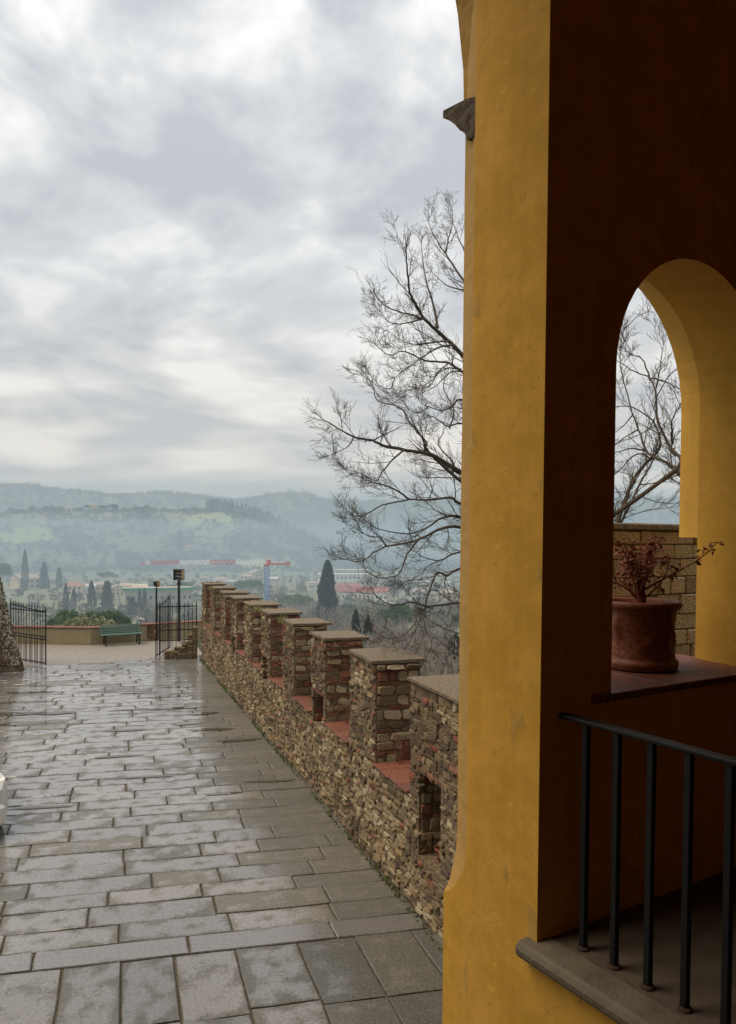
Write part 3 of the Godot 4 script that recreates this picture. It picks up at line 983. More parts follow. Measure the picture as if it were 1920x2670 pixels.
func build_rampart() -> void:
	var w := thing("rampart_wall", "long crenellated rubble stone rampart along the wet paved walk", "wall")
	w.transform = Transform3D(Basis(RS, Vector3.UP, RS.cross(Vector3.UP)), RO)
	var s := Shape.new()
	core(s, -2.75, 19.5, -0.3, SILL)
	put("wall_core", s, M.mortar, w)
	var list := []
	var holes := []
	for q in NICHES: holes.append(Rect2(q[0] + 2.75, q[2], q[1] - q[0], q[3] - q[2]))
	# face towards the walk: outward is -z, so x runs backwards
	var mirrored := []
	for q: Rect2 in holes: mirrored.append(Rect2(22.25 - q.position.x - q.size.x, q.position.y, q.size.x, q.size.y))
	rubble(list, Vector3(19.5, 0, 0), Vector3(-1, 0, 0), Vector3.UP, 22.25, SILL, {"holes": mirrored, "h0": 0.035, "h1": 0.085, "w0": 0.07, "w1": 0.23})
	for k in MERLONS.size():
		var a: float = MERLONS[k][0]
		var b: float = MERLONS[k][1]
		s = Shape.new()
		core(s, a, b, SILL, CROWN)
		var m := put("merlon", s, M.mortar, w)
		var hs := []
		for q in NICHES:
			if q[1] > a and q[0] < b: hs.append(Rect2(b - q[1], q[2] - SILL, q[1] - q[0], q[3] - SILL - (q[2] - SILL)))
		rubble(list, Vector3(b, SILL, 0), Vector3(-1, 0, 0), Vector3.UP, b - a, CROWN - SILL, {"holes": hs, "h0": 0.035, "h1": 0.095, "w0": 0.06, "w1": 0.24, "odd": 0.07, "tones": [3, 6, 1, 1, 3, 0, 4, 6]})
		# the end that faces down the walk: bricks between courses of stone
		rubble(list, Vector3(a, SILL, 0.02), Vector3(0, 0, 1), Vector3.UP, 0.62, CROWN - SILL, {"brick": 0.5, "h0": 0.07, "h1": 0.16, "w0": 0.12, "w1": 0.34, "odd": 0.22, "tones": [0, 2, 4, 5, 2, 5, 1]})
		# cap slab with broken edges
		s = Shape.new()
		var poly := PackedVector2Array()
		var xa := a - rf(0.01, 0.05)
		var xb := b + rf(0.01, 0.05)
		var za := -rf(0.02, 0.055)
		var zb := 0.70 + rf(0.0, 0.06)
		for e in [[xa, za, xb, za], [xb, za, xb, zb], [xb, zb, xa, zb], [xa, zb, xa, za]]:
			for i in 6:
				var f := i / 6.0
				poly.append(Vector2(lerpf(e[0], e[2], f) + rf(-0.024, 0.024), -lerpf(e[1], e[3], f) + rf(-0.024, 0.024)))
		s.prism(poly, Transform3D(Basis(Vector3(1, 0, 0), Vector3(0, 0, -1), Vector3(0, 1, 0)), Vector3(0, CROWN + rf(0.0, 0.012), 0)), 0.034 + rf(0.0, 0.016))
		var cs := put("cap_slab", s, M.cap, m)
		cs.transform = Transform3D(Basis(Vector3(1, 0, 0), rf(-0.012, 0.012)) * Basis(Vector3(0, 0, 1), rf(-0.006, 0.006)), Vector3.ZERO)
		cs.position = Vector3((a + b) / 2.0, CROWN, 0.33) - cs.basis * Vector3((a + b) / 2.0, CROWN, 0.33) + Vector3(0, 0.012, 0)
		# flat stones and tiles bedded under the slab
		rubble(list, Vector3(a - 0.03, CROWN - 0.07, 0.0), Vector3(0, 0, 1), Vector3.UP, 0.66, 0.065, {"brick": 0.6, "h0": 0.06, "h1": 0.065, "w0": 0.15, "w1": 0.3})
		# terracotta sill of the gap on the near side
		if k > 0:
			var g0: float = MERLONS[k - 1][1] + 0.03
			var g1: float = a - 0.03
			var nt := 4
			for i in nt:
				s = Shape.new()
				var ta := lerpf(g0, g1, float(i) / nt)
				var tb := lerpf(g0, g1, float(i + 1) / nt)
				var dy := rf(-0.004, 0.004)
				s.box(Vector3(ta + 0.004, SILL + 0.004 + dy, -0.05 + rf(-0.012, 0.012)), Vector3(tb - 0.004, SILL + 0.034 + dy, 0.60), 0.006)
				put("sill_tile", s, [M.terracotta, M.terracotta_b][rng.randi() % 2], w)
	for q in NICHES:
		rubble(list, Vector3(q[1], q[2], 0.03), Vector3(0, 0, 1), Vector3.UP, 0.40, q[3] - q[2], {"brick": 0.5, "h0": 0.09, "h1": 0.16, "w0": 0.12, "w1": 0.24, "odd": 0.2})
		s = Shape.new()
		s.box(Vector3(q[0] - 0.04, q[3], -0.015), Vector3(q[1] + 0.04, q[3] + 0.06, 0.3), 0.01)
		put("lintel", s, M.bricks[2], w)
	# ragged far end
	rubble(list, Vector3(19.52, 0.3, 0.64), Vector3(0, 0, -1), Vector3.UP, 0.66, 2.5, {"h0": 0.07, "h1": 0.14})
	for i in 26:
		list.append([Transform3D(Basis(Vector3(-1, 0, 0), Vector3.UP, Vector3(0, 0, -1)) * Basis(Vector3(0, 0, 1), rf(-0.2, 0.2)) * Basis.from_scale(Vector3(rf(0.2, 0.38), rf(0.07, 0.12), rf(0.2, 0.5))), Vector3(19.5 + rf(-0.02, 0.12), 0.1 + 2.5 * i / 26.0, rf(0.1, 0.5))), rng.randi() % 14, false, [3, 6, 1, 4][rng.randi() % 4]])
	lay(list, w, 300, "rubble_facing")
	print("rampart stones ", list.size())
	# small clay pot left in the first niche
	var p := thing("clay_pot", "small empty clay pot in the dark niche of the nearest merlon", "pot", w.transform * Vector3(-0.34, 0.68, 0.2))
	s = Shape.new()
	s.lathe([Vector2(0.0, 0.0), Vector2(0.055, 0.0), Vector2(0.08, 0.14), Vector2(0.078, 0.14), Vector2(0.05, 0.02), Vector2(0.0, 0.02)], Vector3.ZERO, 20)
	put("body", s, M.pot, p)
	s = Shape.new()
	s.lathe([Vector2(0.08, 0.125), Vector2(0.092, 0.125), Vector2(0.094, 0.16), Vector2(0.084, 0.16), Vector2(0.078, 0.13)], Vector3.ZERO, 20)
	put("rim", s, M.pot, p)
	# moss and weeds in the joint at the wall's foot
	var ms := Shape.new()
	for i in 2600:
		var x := rf(-1.7, 19.4)
		var dens := 0.5 + 0.5 * sin(x * 1.7) * sin(x * 0.63 + 1.0)
		if rng.randf() > dens: continue
		var b := w.transform * Vector3(x, rf(-0.01, 0.05 * dens), -0.06 - rf(0.0, 0.07))
		var hgt := rf(0.01, 0.045)
		var dx := Vector3(rf(-1, 1), 0, rf(-1, 1)).normalized() * rf(0.01, 0.024)
		ms.tint = Color(0.05, 0.075, 0.012).lerp(Color(0.12, 0.13, 0.03), rng.randf())
		ms.tri(b - dx, b + dx, b + Vector3(rf(-0.02, 0.02), hgt, rf(-0.02, 0.02)))
	for tuft in [[9.5, 2.78], [7.0, 2.78], [14.9, 2.75], [17.0, 2.75]]:
		for i in 120:
			var b := w.transform * Vector3(tuft[0] + rf(-0.25, 0.25), tuft[1] + rf(-0.12, 0.0), rf(-0.1, 0.1))
			var dx := Vector3(rf(-1, 1), 0, rf(-1, 1)).normalized() * 0.008
			ms.tint = Color(0.10, 0.14, 0.02).lerp(Color(0.25, 0.20, 0.08), rng.randf())
			ms.tri(b - dx, b + dx, b + Vector3(rf(-0.09, 0.09), rf(0.02, 0.13), rf(-0.09, 0.09)))
	tag(put("weeds", ms, M.leafy, null, true), "green moss and weeds along the foot of the rampart", "weeds", "", "stuff")
	# red withered sprigs in two of the gaps
	for q in [[1.25, 0.3, "red withered sprig in the nearest gap between the merlons"], [3.6, 0.3, "red withered sprig in the second gap between the merlons"]]:
		var sp := thing("withered_sprig", q[2], "plant", w.transform * Vector3(q[0], SILL + 0.03, q[1]), 0.0, "withered sprigs in the rampart gaps")
		var st := Shape.new()
		for i in 9:
			var a := Vector3(rf(-0.03, 0.03), 0, rf(-0.03, 0.03))
			var d := Vector3(rf(-0.4, 0.4), 1, rf(-0.4, 0.4)).normalized()
			for k in 5:
				var b := a + d * 0.08
				st.twig(a, b, 0.003, 0.0025)
				d = (d + Vector3(rf(-0.4, 0.4), rf(-0.1, 0.2), rf(-0.4, 0.4))).normalized()
				a = b
				st.twig(a, a + Vector3(rf(-0.06, 0.06), rf(-0.02, 0.05), rf(-0.06, 0.06)), 0.003, 0.002)
		put("stem", st, M.sprig, sp)

# ------------------------------------------------------------------ the terrace beyond the gate
func bar(s: Shape, a: Vector3, b: Vector3, t: float, tz := 0.0) -> void:
	# square bar between two points
	if tz == 0.0: tz = t
	var d := (b - a)
	var y := d.normalized()
	var x := y.cross(Vector3(0, 0, 1) if absf(y.z) < 0.9 else Vector3.RIGHT).normalized()
	if absf(y.y) > 0.9: x = Vector3.RIGHT
	var z := x.cross(y).normalized()
	x = y.cross(z).normalized()
	s.box(Vector3(-t / 2, 0, -tz / 2), Vector3(t / 2, d.length(), tz / 2), 0.0, Transform3D(Basis(x, y, z), a))
func gate_panel(parent: Node3D, len: float, heights: Callable, foot: Callable, step: float, rails: Array, dogs := true) -> void:
	# upright bars along local +x with spear tips, and rails at the given heights
	var n := int(len / step)
	for i in n + 1:
		var x := len * i / n
		var end := i == 0 or i == n
		var s := Shape.new()
		var t := 0.034 if end else 0.019
		var y0: float = foot.call(x)
		var y1: float = heights.call(x)
		s.box(Vector3(x - t / 2, y0, -t / 2), Vector3(x + t / 2, y1, t / 2), 0.003)
		var o := put("upright", s, M.iron, parent)
		s = Shape.new()
		var c := Vector3(x, y1 + 0.05, 0)
		for k in 4:
			var a := TAU * k / 4.0 + PI / 4
			var b := TAU * (k + 1) / 4.0 + PI / 4
			var p := Vector3(x + cos(a) * t * 0.75, y1, sin(a) * t * 0.75)
			var q := Vector3(x + cos(b) * t * 0.75, y1, sin(b) * t * 0.75)
			s.tri_out(p, q, Vector3(x, y1 + 0.13, 0), c)
		put("spear_tip", s, M.iron, o)
		if dogs and not end and i % 2 == 1:
			# short bars between the long ones, in the lower half
			s = Shape.new()
			s.box(Vector3(x + step / 2 - 0.008, y0, -0.008), Vector3(x + step / 2 + 0.008, maxf(y0 + 0.1, 0.98), 0.008))
			put("short_bar", s, M.iron, parent)
	for r in rails:
		var s := Shape.new()
		var seg := 8
		for i in seg:
			var xa := len * i / seg
			var xb := len * (i + 1) / seg
			var ya: float = r.call(xa)
			var yb: float = r.call(xb)
			bar(s, Vector3(xa, ya, 0), Vector3(xb, yb, 0), 0.036, 0.014)
		put("rail", s, M.iron, parent)
func build_terrace() -> void:
	var s := Shape.new()
	# asphalt court, laid up to the last course of stones
	s.prism(PackedVector2Array([Vector2(-9, 27.36), Vector2(10.0, 27.36), Vector2(10.9, 31.0), Vector2(10.9, 32.2), Vector2(6.9, 32.0), Vector2(-2.2, 38.6), Vector2(-9, 42)]), Transform3D(Basis(Vector3(1, 0, 0), Vector3(0, 0, -1), Vector3(0, 1, 0)), Vector3(0, -0.5, 0)), 0.488)
	structure("courtyard_ground", s, M.asphalt)
	# a few kerb stones at the threshold
	# --- parapet: rendered masonry with a terracotta coping
	var pw := thing("parapet_wall", "low rendered parapet with red tile coping behind the green bench", "wall")
	for seg in [[Vector3(-2.2, 0, -38.5), Vector3(6.93, 0, -32.02)], [Vector3(6.93, 0, -32.02), Vector3(9.25, 0, -32.13)], [Vector3(9.75, 0, -32.15), Vector3(12.6, 0, -32.3)]]:
		var d: Vector3 = seg[1] - seg[0]
		var x := d.normalized()
		var z := x.cross(Vector3.UP)
		var xf := Transform3D(Basis(x, Vector3.UP, z), seg[0])
		s = Shape.new()
		s.box(Vector3(0, -0.3, -0.38), Vector3(d.length() + 0.02, 0.655, 0.0), 0.01, xf)
		put("wall_face", s, M.render, pw)
		var l := 0.0
		while l < d.length() - 0.05:
			var e := minf(l + 0.42, d.length() + 0.02)
			s = Shape.new()
			s.box(Vector3(l + 0.004, 0.657, -0.42), Vector3(e - 0.004, 0.70 + rf(-0.004, 0.004), 0.04), 0.008, xf)
			put("coping_tile", s, [M.terracotta, M.terracotta_b][rng.randi() % 2], pw)
			l = e
	var bp := thing("brick_pier", "short brick and stone pier in the parapet beside the bench", "pier", Vector3(9.5, 0, -32.32))
	s = Shape.new()
	s.box(Vector3(-0.24, -0.3, -0.24), Vector3(0.24, 0.66, 0.2))
	put("core", s, M.mortar, bp)
	var l3 := []
	rubble(l3, Vector3(-0.24, 0, 0.2), Vector3(1, 0, 0), Vector3.UP, 0.48, 0.66, {"brick": 0.6, "w0": 0.14, "w1": 0.24})
	lay(l3, bp, 300, "rubble_facing")
	s = Shape.new()
	s.box(Vector3(-0.28, 0.662, -0.28), Vector3(0.28, 0.71, 0.26), 0.01)
	put("cap_tile", s, M.terracotta, bp)
	# --- bench
	var b := thing("park_bench", "green slatted park bench against the low parapet", "bench", Vector3(8.06, -0.012, -31.55), deg_to_rad(-1.5))
	for x in [-0.66, 0.66]:
		s = Shape.new()
		bar(s, Vector3(x, 0, 0.22), Vector3(x, 0.40, 0.20), 0.045, 0.045)
		bar(s, Vector3(x, 0, -0.20), Vector3(x, 0.42, -0.16), 0.045, 0.045)
		s.box(Vector3(x - 0.022, 0.385, -0.20), Vector3(x + 0.022, 0.42, 0.24))
		bar(s, Vector3(x, 0.40, -0.15), Vector3(x, 0.80, -0.30), 0.045, 0.03)
		put("leg", s, M.iron, b)
		s = Shape.new()
		s.box(Vector3(x - 0.05, 0.0, 0.17), Vector3(x + 0.05, 0.02, 0.28), 0.004)
		put("foot_plate", s, M.iron, b)
	for i in 4:
		s = Shape.new()
		var z := 0.20 - 0.115 * i
		s.box(Vector3(-0.82, 0.421, z - 0.047), Vector3(0.82, 0.452, z + 0.047), 0.008)
		put("seat_slat", s, M.bench, b)
	for i in 5:
		s = Shape.new()
		var y := 0.50 + 0.068 * i
		var xf := Transform3D(Basis(Vector3.RIGHT, -0.36), Vector3(0, y, -0.168 - 0.0258 * i))
		s.box(Vector3(-0.82, -0.027, -0.013), Vector3(0.82, 0.027, 0.013), 0.006, xf)
		put("back_slat", s, M.bench, b)
	# --- iron gates, both leaves swung outwards
	var g1 := thing("gate_leaf", "open black iron gate leaf beside the battered stone pier", "gate", Vector3(4.50, 0, -27.52), atan2(1.14, -0.59), "iron gate leaves")
	g1.transform = Transform3D(Basis(Vector3(-0.40, 0, -0.916), Vector3.UP, Vector3(0.916, 0, -0.40)), Vector3(4.50, 0, -27.52))
	gate_panel(g1, 2.1, func(x): return 1.93 + 0.16 * pow(x / 2.1, 1.6), func(_x): return 0.03, 0.155, [func(x): return 1.86 + 0.16 * pow(x / 2.1, 1.6), func(_x): return 1.84, func(_x): return 1.0, func(_x): return 0.90, func(_x): return 0.10])
	var g2 := thing("gate_leaf", "open black iron gate leaf seen nearly edge-on near the floodlights", "gate", Vector3.ZERO, 0.0, "iron gate leaves")
	g2.transform = Transform3D(Basis(Vector3(0.50, 0, -0.866), Vector3.UP, Vector3(0.866, 0, 0.50)), Vector3(8.20, 0, -27.32))
	gate_panel(g2, 2.3, func(x): return 1.93 + 0.16 * pow(x / 2.3, 1.6), func(_x): return 0.03, 0.25, [func(x): return 1.86 + 0.16 * pow(x / 2.3, 1.6), func(_x): return 1.0, func(_x): return 0.10], false)
	var g3 := thing("iron_fence", "fixed black iron fence panel on the stepped rubble beside the rampart end", "fence", Vector3.ZERO, 0.0, "")
	g3.transform = Transform3D(Basis(Vector3(0.985, 0, 0.17), Vector3.UP, Vector3(-0.17, 0, 0.985)).orthonormalized(), Vector3(8.37, 0, -27.42))
	gate_panel(g3, 1.32, func(_x): return 1.93, func(x): return 0.03 + (0.0 if x < 0.2 else clampf((x - 0.2) * 0.75, 0.0, 0.9)), 0.145, [func(_x): return 1.86, func(_x): return 1.0, func(x): return maxf(0.62, 0.62)], false)
	# --- stepped rubble at the rampart end
	var rs := thing("rubble_stub", "stepped broken masonry footing the iron fence at the rampart end", "masonry", Vector3(8.42, 0, -27.1))
	rs.transform = Transform3D(Basis(Vector3(0.94, 0, 0.34), Vector3.UP, Vector3(-0.34, 0, 0.94)), Vector3(8.42, 0, -27.02))
	var steps := [[0.0, 0.30], [0.33, 0.42], [0.6, 0.62], [0.82, 0.86], [1.0, 1.15], [1.15, 1.3]]
	s = Shape.new()
	for i in 5: s.box(Vector3(steps[i][0], -0.2, -0.30), Vector3(steps[i + 1][0] + 0.01, steps[i][1] - 0.03, 0.0))
	put("core", s, M.mortar, rs)
	var l4 := []
	for i in 5:
		var wd: float = steps[i + 1][0] - steps[i][0]
		rubble(l4, Vector3(steps[i][0], 0, 0.0), Vector3(1, 0, 0), Vector3.UP, wd, steps[i][1], {"h0": 0.06, "h1": 0.11, "w0": 0.14, "w1": 0.3, "tones": [0, 4, 2, 3, 1]})
		rubble(l4, Vector3(steps[i][0], steps[i][1] - 0.03, 0.0), Vector3(1, 0, 0), Vector3(0, 0, -1), wd, 0.3, {"h0": 0.1, "h1": 0.16, "w0": 0.14, "w1": 0.3, "tones": [4, 2, 5, 0]})
	lay(l4, rs, 300, "rubble_facing")
	# --- battered stone pier on the open side
	var gp := thing("stone_pier", "battered dark stone pier with pale lichen beside the open gate leaf", "pier")
	s = Shape.new()
	var pp := PackedVector2Array([Vector2(-3.0, -0.3), Vector2(3.78, -0.3), Vector2(3.70, 0.25), Vector2(3.42, 1.3), Vector2(3.22, 2.2), Vector2(2.98, 3.5), Vector2(2.75, 5.0), Vector2(-3.0, 5.0)])
	s.prism(pp, Transform3D(Basis.IDENTITY, Vector3(0, 0, -28.2)), 1.2)
	put("core", s, M.mortar, gp)
	var l5 := []
	var y := 0.0
	while y < 4.9:
		var edge := 3.76 - 0.215 * y - (0.06 if y > 0.3 else 0.0)
		var hh := rf(0.12, 0.22)
		rubble(l5, Vector3(1.6, y, -27.0), Vector3(1, 0, 0), Vector3.UP, edge - 1.6, hh, {"h0": hh, "h1": hh, "w0": 0.14, "w1": 0.34, "tones": [3, 6, 1, 3, 4, 0]})
		rubble(l5, Vector3(edge, y, -27.0), Vector3(0, 0, -1), Vector3(-0.21, 0.978, 0), 1.1, hh, {"h0": hh, "h1": hh, "w0": 0.16, "w1": 0.3, "tones": [3, 6, 1]})
		y += hh
	lay(l5, gp, 300, "rubble_facing")
	var li := Shape.new()
	for i in 900:
		var yy := rf(0.2, 4.6)
		var x := 3.72 - 0.215 * yy - absf(rng.randfn(0.0, 0.22)) - 0.03
		if rng.randf() > 0.75: x = rf(2.0, 3.6 - 0.215 * yy)
		var c := Vector3(x, yy, -26.925 + rf(-0.01, 0.012))
		var r := rf(0.008, 0.035)
		li.tint = Color(0.48, 0.45, 0.38).lerp(Color(0.30, 0.28, 0.20), rng.randf())
		var ph := rf(0, 2)
		for k in 6: li.tri_facing(c, c + Vector3(cos(k + ph), sin(k + ph), 0) * r, c + Vector3(cos(k + 1 + ph), sin(k + 1 + ph), 0) * r * 0.9, Vector3(0, 0, 1))
	tag(put("lichen", li, M.painted, gp, true), "", "", "", "stuff")
	# --- floodlights on poles
	var f1 := thing("floodlight", "large louvred floodlight on a tall grey pole behind the iron fence", "floodlight", Vector3(10.38, -0.012, -31.35), 0.0, "floodlights by the gate")
	s = Shape.new()
	s.tube([Vector3(0, 0, 0), Vector3(0, 1.2, 0), Vector3(0, 2.58, 0)], [0.062, 0.058, 0.054], 14)
	put("pole", s, M.lamp_body, f1)
	s = Shape.new()
	s.lathe([Vector2(0.09, 2.40), Vector2(0.09, 2.47), Vector2(0.06, 2.48), Vector2(0.03, 2.60)], Vector3.ZERO, 12)
	put("bracket", s, M.rust, f1)
	flood(f1, Transform3D(Basis(Vector3.UP, deg_to_rad(-42)) * Basis(Vector3.RIGHT, 0.06), Vector3(0, 2.83, 0)), 0.40, 0.46)
	var f2 := thing("floodlight", "small tilted floodlight on a thin pole behind the gate leaf", "floodlight", Vector3(10.1, -0.012, -33.6), 0.0, "floodlights by the gate")
	s = Shape.new()
	s.tube([Vector3(0, -2.5, 0), Vector3(0, 2.16, 0)], [0.045, 0.04], 10)
	put("pole", s, M.lamp_body, f2)
	flood(f2, Transform3D(Basis(Vector3.UP, deg_to_rad(-62)) * Basis(Vector3.RIGHT, 0.35), Vector3(0.02, 2.32, 0)), 0.25, 0.24)
	# --- small white fixture on the parapet
	var cc := thing("white_fixture", "small white tilted fixture on a thin post above the parapet coping", "fixture", Vector3(9.0, 0.70, -32.2))
	s = Shape.new()
	s.tube([Vector3(0, 0, 0), Vector3(0, 0.20, 0)], [0.014, 0.012], 8)
	put("post", s, M.iron, cc)
	s = Shape.new()
	s.box(Vector3(-0.10, 0.20, -0.04), Vector3(0.10, 0.27, 0.04), 0.012, Transform3D(Basis(Vector3(0, 0, 1), -0.3), Vector3(0, 0.0, 0)))
	put("housing", s, M.white_paint, cc)
	build_car()
func flood(parent: Node3D, xf: Transform3D, w: float, h: float) -> void:
	var s := Shape.new()
	var d := w * 0.62
	# open box with thick rims, front towards +z
	var t := w * 0.07
	s.box(Vector3(-w / 2, -h / 2, -d / 2), Vector3(w / 2, -h / 2 + t, d / 2), 0.004, xf)
	s.box(Vector3(-w / 2, h / 2 - t, -d / 2), Vector3(w / 2, h / 2, d / 2), 0.004, xf)
	s.box(Vector3(-w / 2, -h / 2 + t, -d / 2), Vector3(-w / 2 + t, h / 2 - t, d / 2), 0.004, xf)
	put("housing", s, M.lamp_body, parent)
	s = Shape.new()
	s.box(Vector3(w / 2 - t, -h / 2 + t, -d / 2), Vector3(w / 2 + 0.004, h / 2 - t, d / 2), 0.004, xf)
	put("side_plate", s, M.lamp_back, parent)
	s = Shape.new()
	s.box(Vector3(-w / 2 + t, -h / 2 + t, -d * 0.1), Vector3(w / 2 - t, h / 2 - t, -d * 0.05), 0.0, xf)
	put("reflector", s, M.lamp_glass, parent)
	for i in 3:
		var y := lerpf(-h / 2 + t, h / 2 - t, (i + 0.5) / 3.0)
		s = Shape.new()
		s.box(Vector3(-w / 2 + t, -h * 0.075, -0.008), Vector3(w / 2 - t, h * 0.075, 0.008), 0.0, xf * Transform3D(Basis(Vector3.RIGHT, 0.45), Vector3(0, y, d * 0.34)))
		put("louvre", s, M.lamp_body, parent)
	# tapering back
	s = Shape.new()
	var p := []
	for q in [[-1, -1], [1, -1], [1, 1], [-1, 1]]: p.append(xf * Vector3(q[0] * w * 0.46, q[1] * h * 0.44, -d / 2))
	var ap := xf * Vector3(0, 0, -d / 2 - w * 0.5)
	var ctr := xf * Vector3(0, 0, -d * 0.5)
	for k in 4: s.tri_out(p[k], p[(k + 1) % 4], ap, ctr)
	put("back_cone", s, M.lamp_back, parent)
func build_car() -> void:
	# small hatchback parked on the open side, its tail towards the gatehouse
	var c := thing("parked_car", "white car corner at the edge of the paved walk", "car", Vector3(0.655, 0.0, -12.12), deg_to_rad(7))
	var prof := [[0.0, 0.78, 0.74, 0.62], [-0.06, 0.84, 0.86, 0.66], [-0.2, 0.87, 0.95, 0.70], [-0.75, 0.88, 1.36, 0.60], [-1.0, 0.88, 1.44, 0.58], [-1.9, 0.88, 1.45, 0.58], [-2.4, 0.88, 1.30, 0.60], [-2.75, 0.88, 0.98, 0.72], [-3.4, 0.85, 0.86, 0.68], [-3.62, 0.74, 0.66, 0.55]]
	var s := Shape.new()
	var rings := []
	for p in prof:
		var z: float = p[0]
		var w: float = p[1]
		var top: float = p[2]
		var tw: float = p[3]
		var belt := minf(0.86, top)
		var r := []
		for q in [[-w * 0.86, 0.17], [-w * 0.97, 0.28], [-w, 0.50], [-w * 0.985, belt * 0.9], [-w * 0.95, belt], [-tw, top - 0.03], [-tw * 0.85, top], [tw * 0.85, top], [tw, top - 0.03], [w * 0.95, belt], [w * 0.985, belt * 0.9], [w, 0.50], [w * 0.97, 0.28], [w * 0.86, 0.17]]: r.append(Vector3(q[0], q[1], z))
		rings.append(r)
	for i in rings.size() - 1:
		for k in 14: s.quad_out(rings[i][k], rings[i][(k + 1) % 14], rings[i + 1][(k + 1) % 14], rings[i + 1][k], Vector3(0, 0.6, (prof[i][0] + prof[i + 1][0]) / 2.0))
	for i in [0, rings.size() - 1]:
		for k in range(1, 13): s.tri_out(rings[i][0], rings[i][k], rings[i][k + 1], Vector3(0, 0.6, -1.8))
	put("body", s, M.white_paint, c)
	s = Shape.new()
	s.box(Vector3(-0.80, 0.20, -0.12), Vector3(0.80, 0.52, 0.05), 0.05)
	put("bumper", s, M.white_paint, c)
	for x in [-0.52, 0.52]:
		s = Shape.new()
		s.box(Vector3(x - 0.16, 0.60, -0.06), Vector3(x + 0.16, 0.76, 0.03), 0.02)
		put("tail_light", s, mat(Color(0.30, 0.015, 0.012), 0.15), c)
	s = Shape.new()
	s.box(Vector3(-0.55, -0.19, -0.004), Vector3(0.55, 0.19, 0.006), 0.0, Transform3D(Basis(Vector3.RIGHT, -0.93), Vector3(0, 1.16, -0.46)))
	put("rear_window", s, M.glass_dark, c)
	for sx in [-1.0, 1.0]:
		for z in [-0.68, -2.95]:
			s = Shape.new()
			s.tube([Vector3(sx * 0.70, 0.30, z), Vector3(sx * 0.885, 0.30, z)], [0.30, 0.30], 24)
			var wh := put("wheel", s, M.rubber, c)
			s = Shape.new()
			s.tube([Vector3(sx * 0.86, 0.30, z), Vector3(sx * 0.892, 0.30, z)], [0.19, 0.18], 20)
			put("rim", s, M.lamp_glass, wh)
		s = Shape.new()
		s.prism(PackedVector2Array([Vector2(-0.62, 0.92), Vector2(-0.85, 1.32), Vector2(-2.1, 1.34), Vector2(-2.5, 0.94)]), Transform3D(Basis(Vector3(0, 0, 1), Vector3(0, 1, 0), Vector3(-1, 0, 0)), Vector3(sx * 0.80, 0, 0)), 0.02)
		put("side_window", s, M.glass_dark, c)

# ------------------------------------------------------------------ the valley
const PROFILE := [[0.0, -0.9], [30.0, -8.0], [60.0, -12.0], [100.0, -15.5], [260.0, -24.75], [390.0, -28.0], [546.0, -32.55], [676.0, -36.45], [845.0, -40.35], [1000.0, -40.35]]
const NEAR_RIDGE := [[-60.0, 18.0], [1.9, 27.5], [6.4, 34.3], [8.8, 42.2], [10.05, 44.8], [12.1, 46.6], [13.9, 44.0], [16.0, 47.7], [17.9, 45.7], [19.8, 46.5], [21.3, 47.8], [23.1, 37.6], [24.8, 25.0], [27.1, 5.9], [29.1, -15.5], [32.0, -33.0], [36.3, -42.0], [140.0, -42.0]]
const FAR_RIDGE := [[-60.0, 150.0], [1.9, 156.7], [6.4, 162.9], [8.3, 159.6], [10.05, 151.6], [12.6, 145.6], [14.1, 137.9], [16.5, 149.2], [17.6, 150.4], [19.2, 142.2], [22.0, 130.5], [23.1, 134.3], [25.7, 153.7], [27.7, 152.2], [29.1, 132.6], [32.0, 128.2], [36.3, 126.9], [42.0, 133.7], [55.0, 140.0], [140.0, 120.0]]
func interp(t: Array, x: float) -> float:
	if x <= t[0][0]: return t[0][1]
	for i in t.size() - 1:
		if x <= t[i + 1][0]:
			var f: float = (x - t[i][0]) / (t[i + 1][0] - t[i][0])
			return lerpf(t[i][1], t[i + 1][1], f)
	return t[t.size() - 1][1]
var land := FastNoiseLite.new()
func ground(b: float, r: float) -> float:
	# height of the land at a bearing (degrees) and distance from the gatehouse
	var h := interp(PROFILE, r)
	if r > 900.0:
		var k := smoothstep(960.0, 1450.0, r)
		h = lerpf(h, interp(NEAR_RIDGE, b), k)
		if r > 1450.0:
			h = lerpf(h, -8.0, smoothstep(1470.0, 1900.0, r))
			h = lerpf(h, interp(FAR_RIDGE, b), smoothstep(1950.0, 2900.0, r))
			if r > 2900.0: h -= (r - 2900.0) * 0.12
	var a := clampf((r - 40.0) / 400.0, 0.0, 1.0)
	var x := r * sin(deg_to_rad(b))
	var z := -r * cos(deg_to_rad(b))
	return h + a * (2.2 * land.get_noise_2d(x, z)) + clampf((r - 1000.0) / 900.0, 0.0, 1.0) * 5.0 * land.get_noise_2d(x * 0.45 + 700, z * 0.45)
func at(b: float, r: float, dy := 0.0) -> Vector3:
	return Vector3(r * sin(deg_to_rad(b)), ground(b, r) + dy, -r * cos(deg_to_rad(b)))
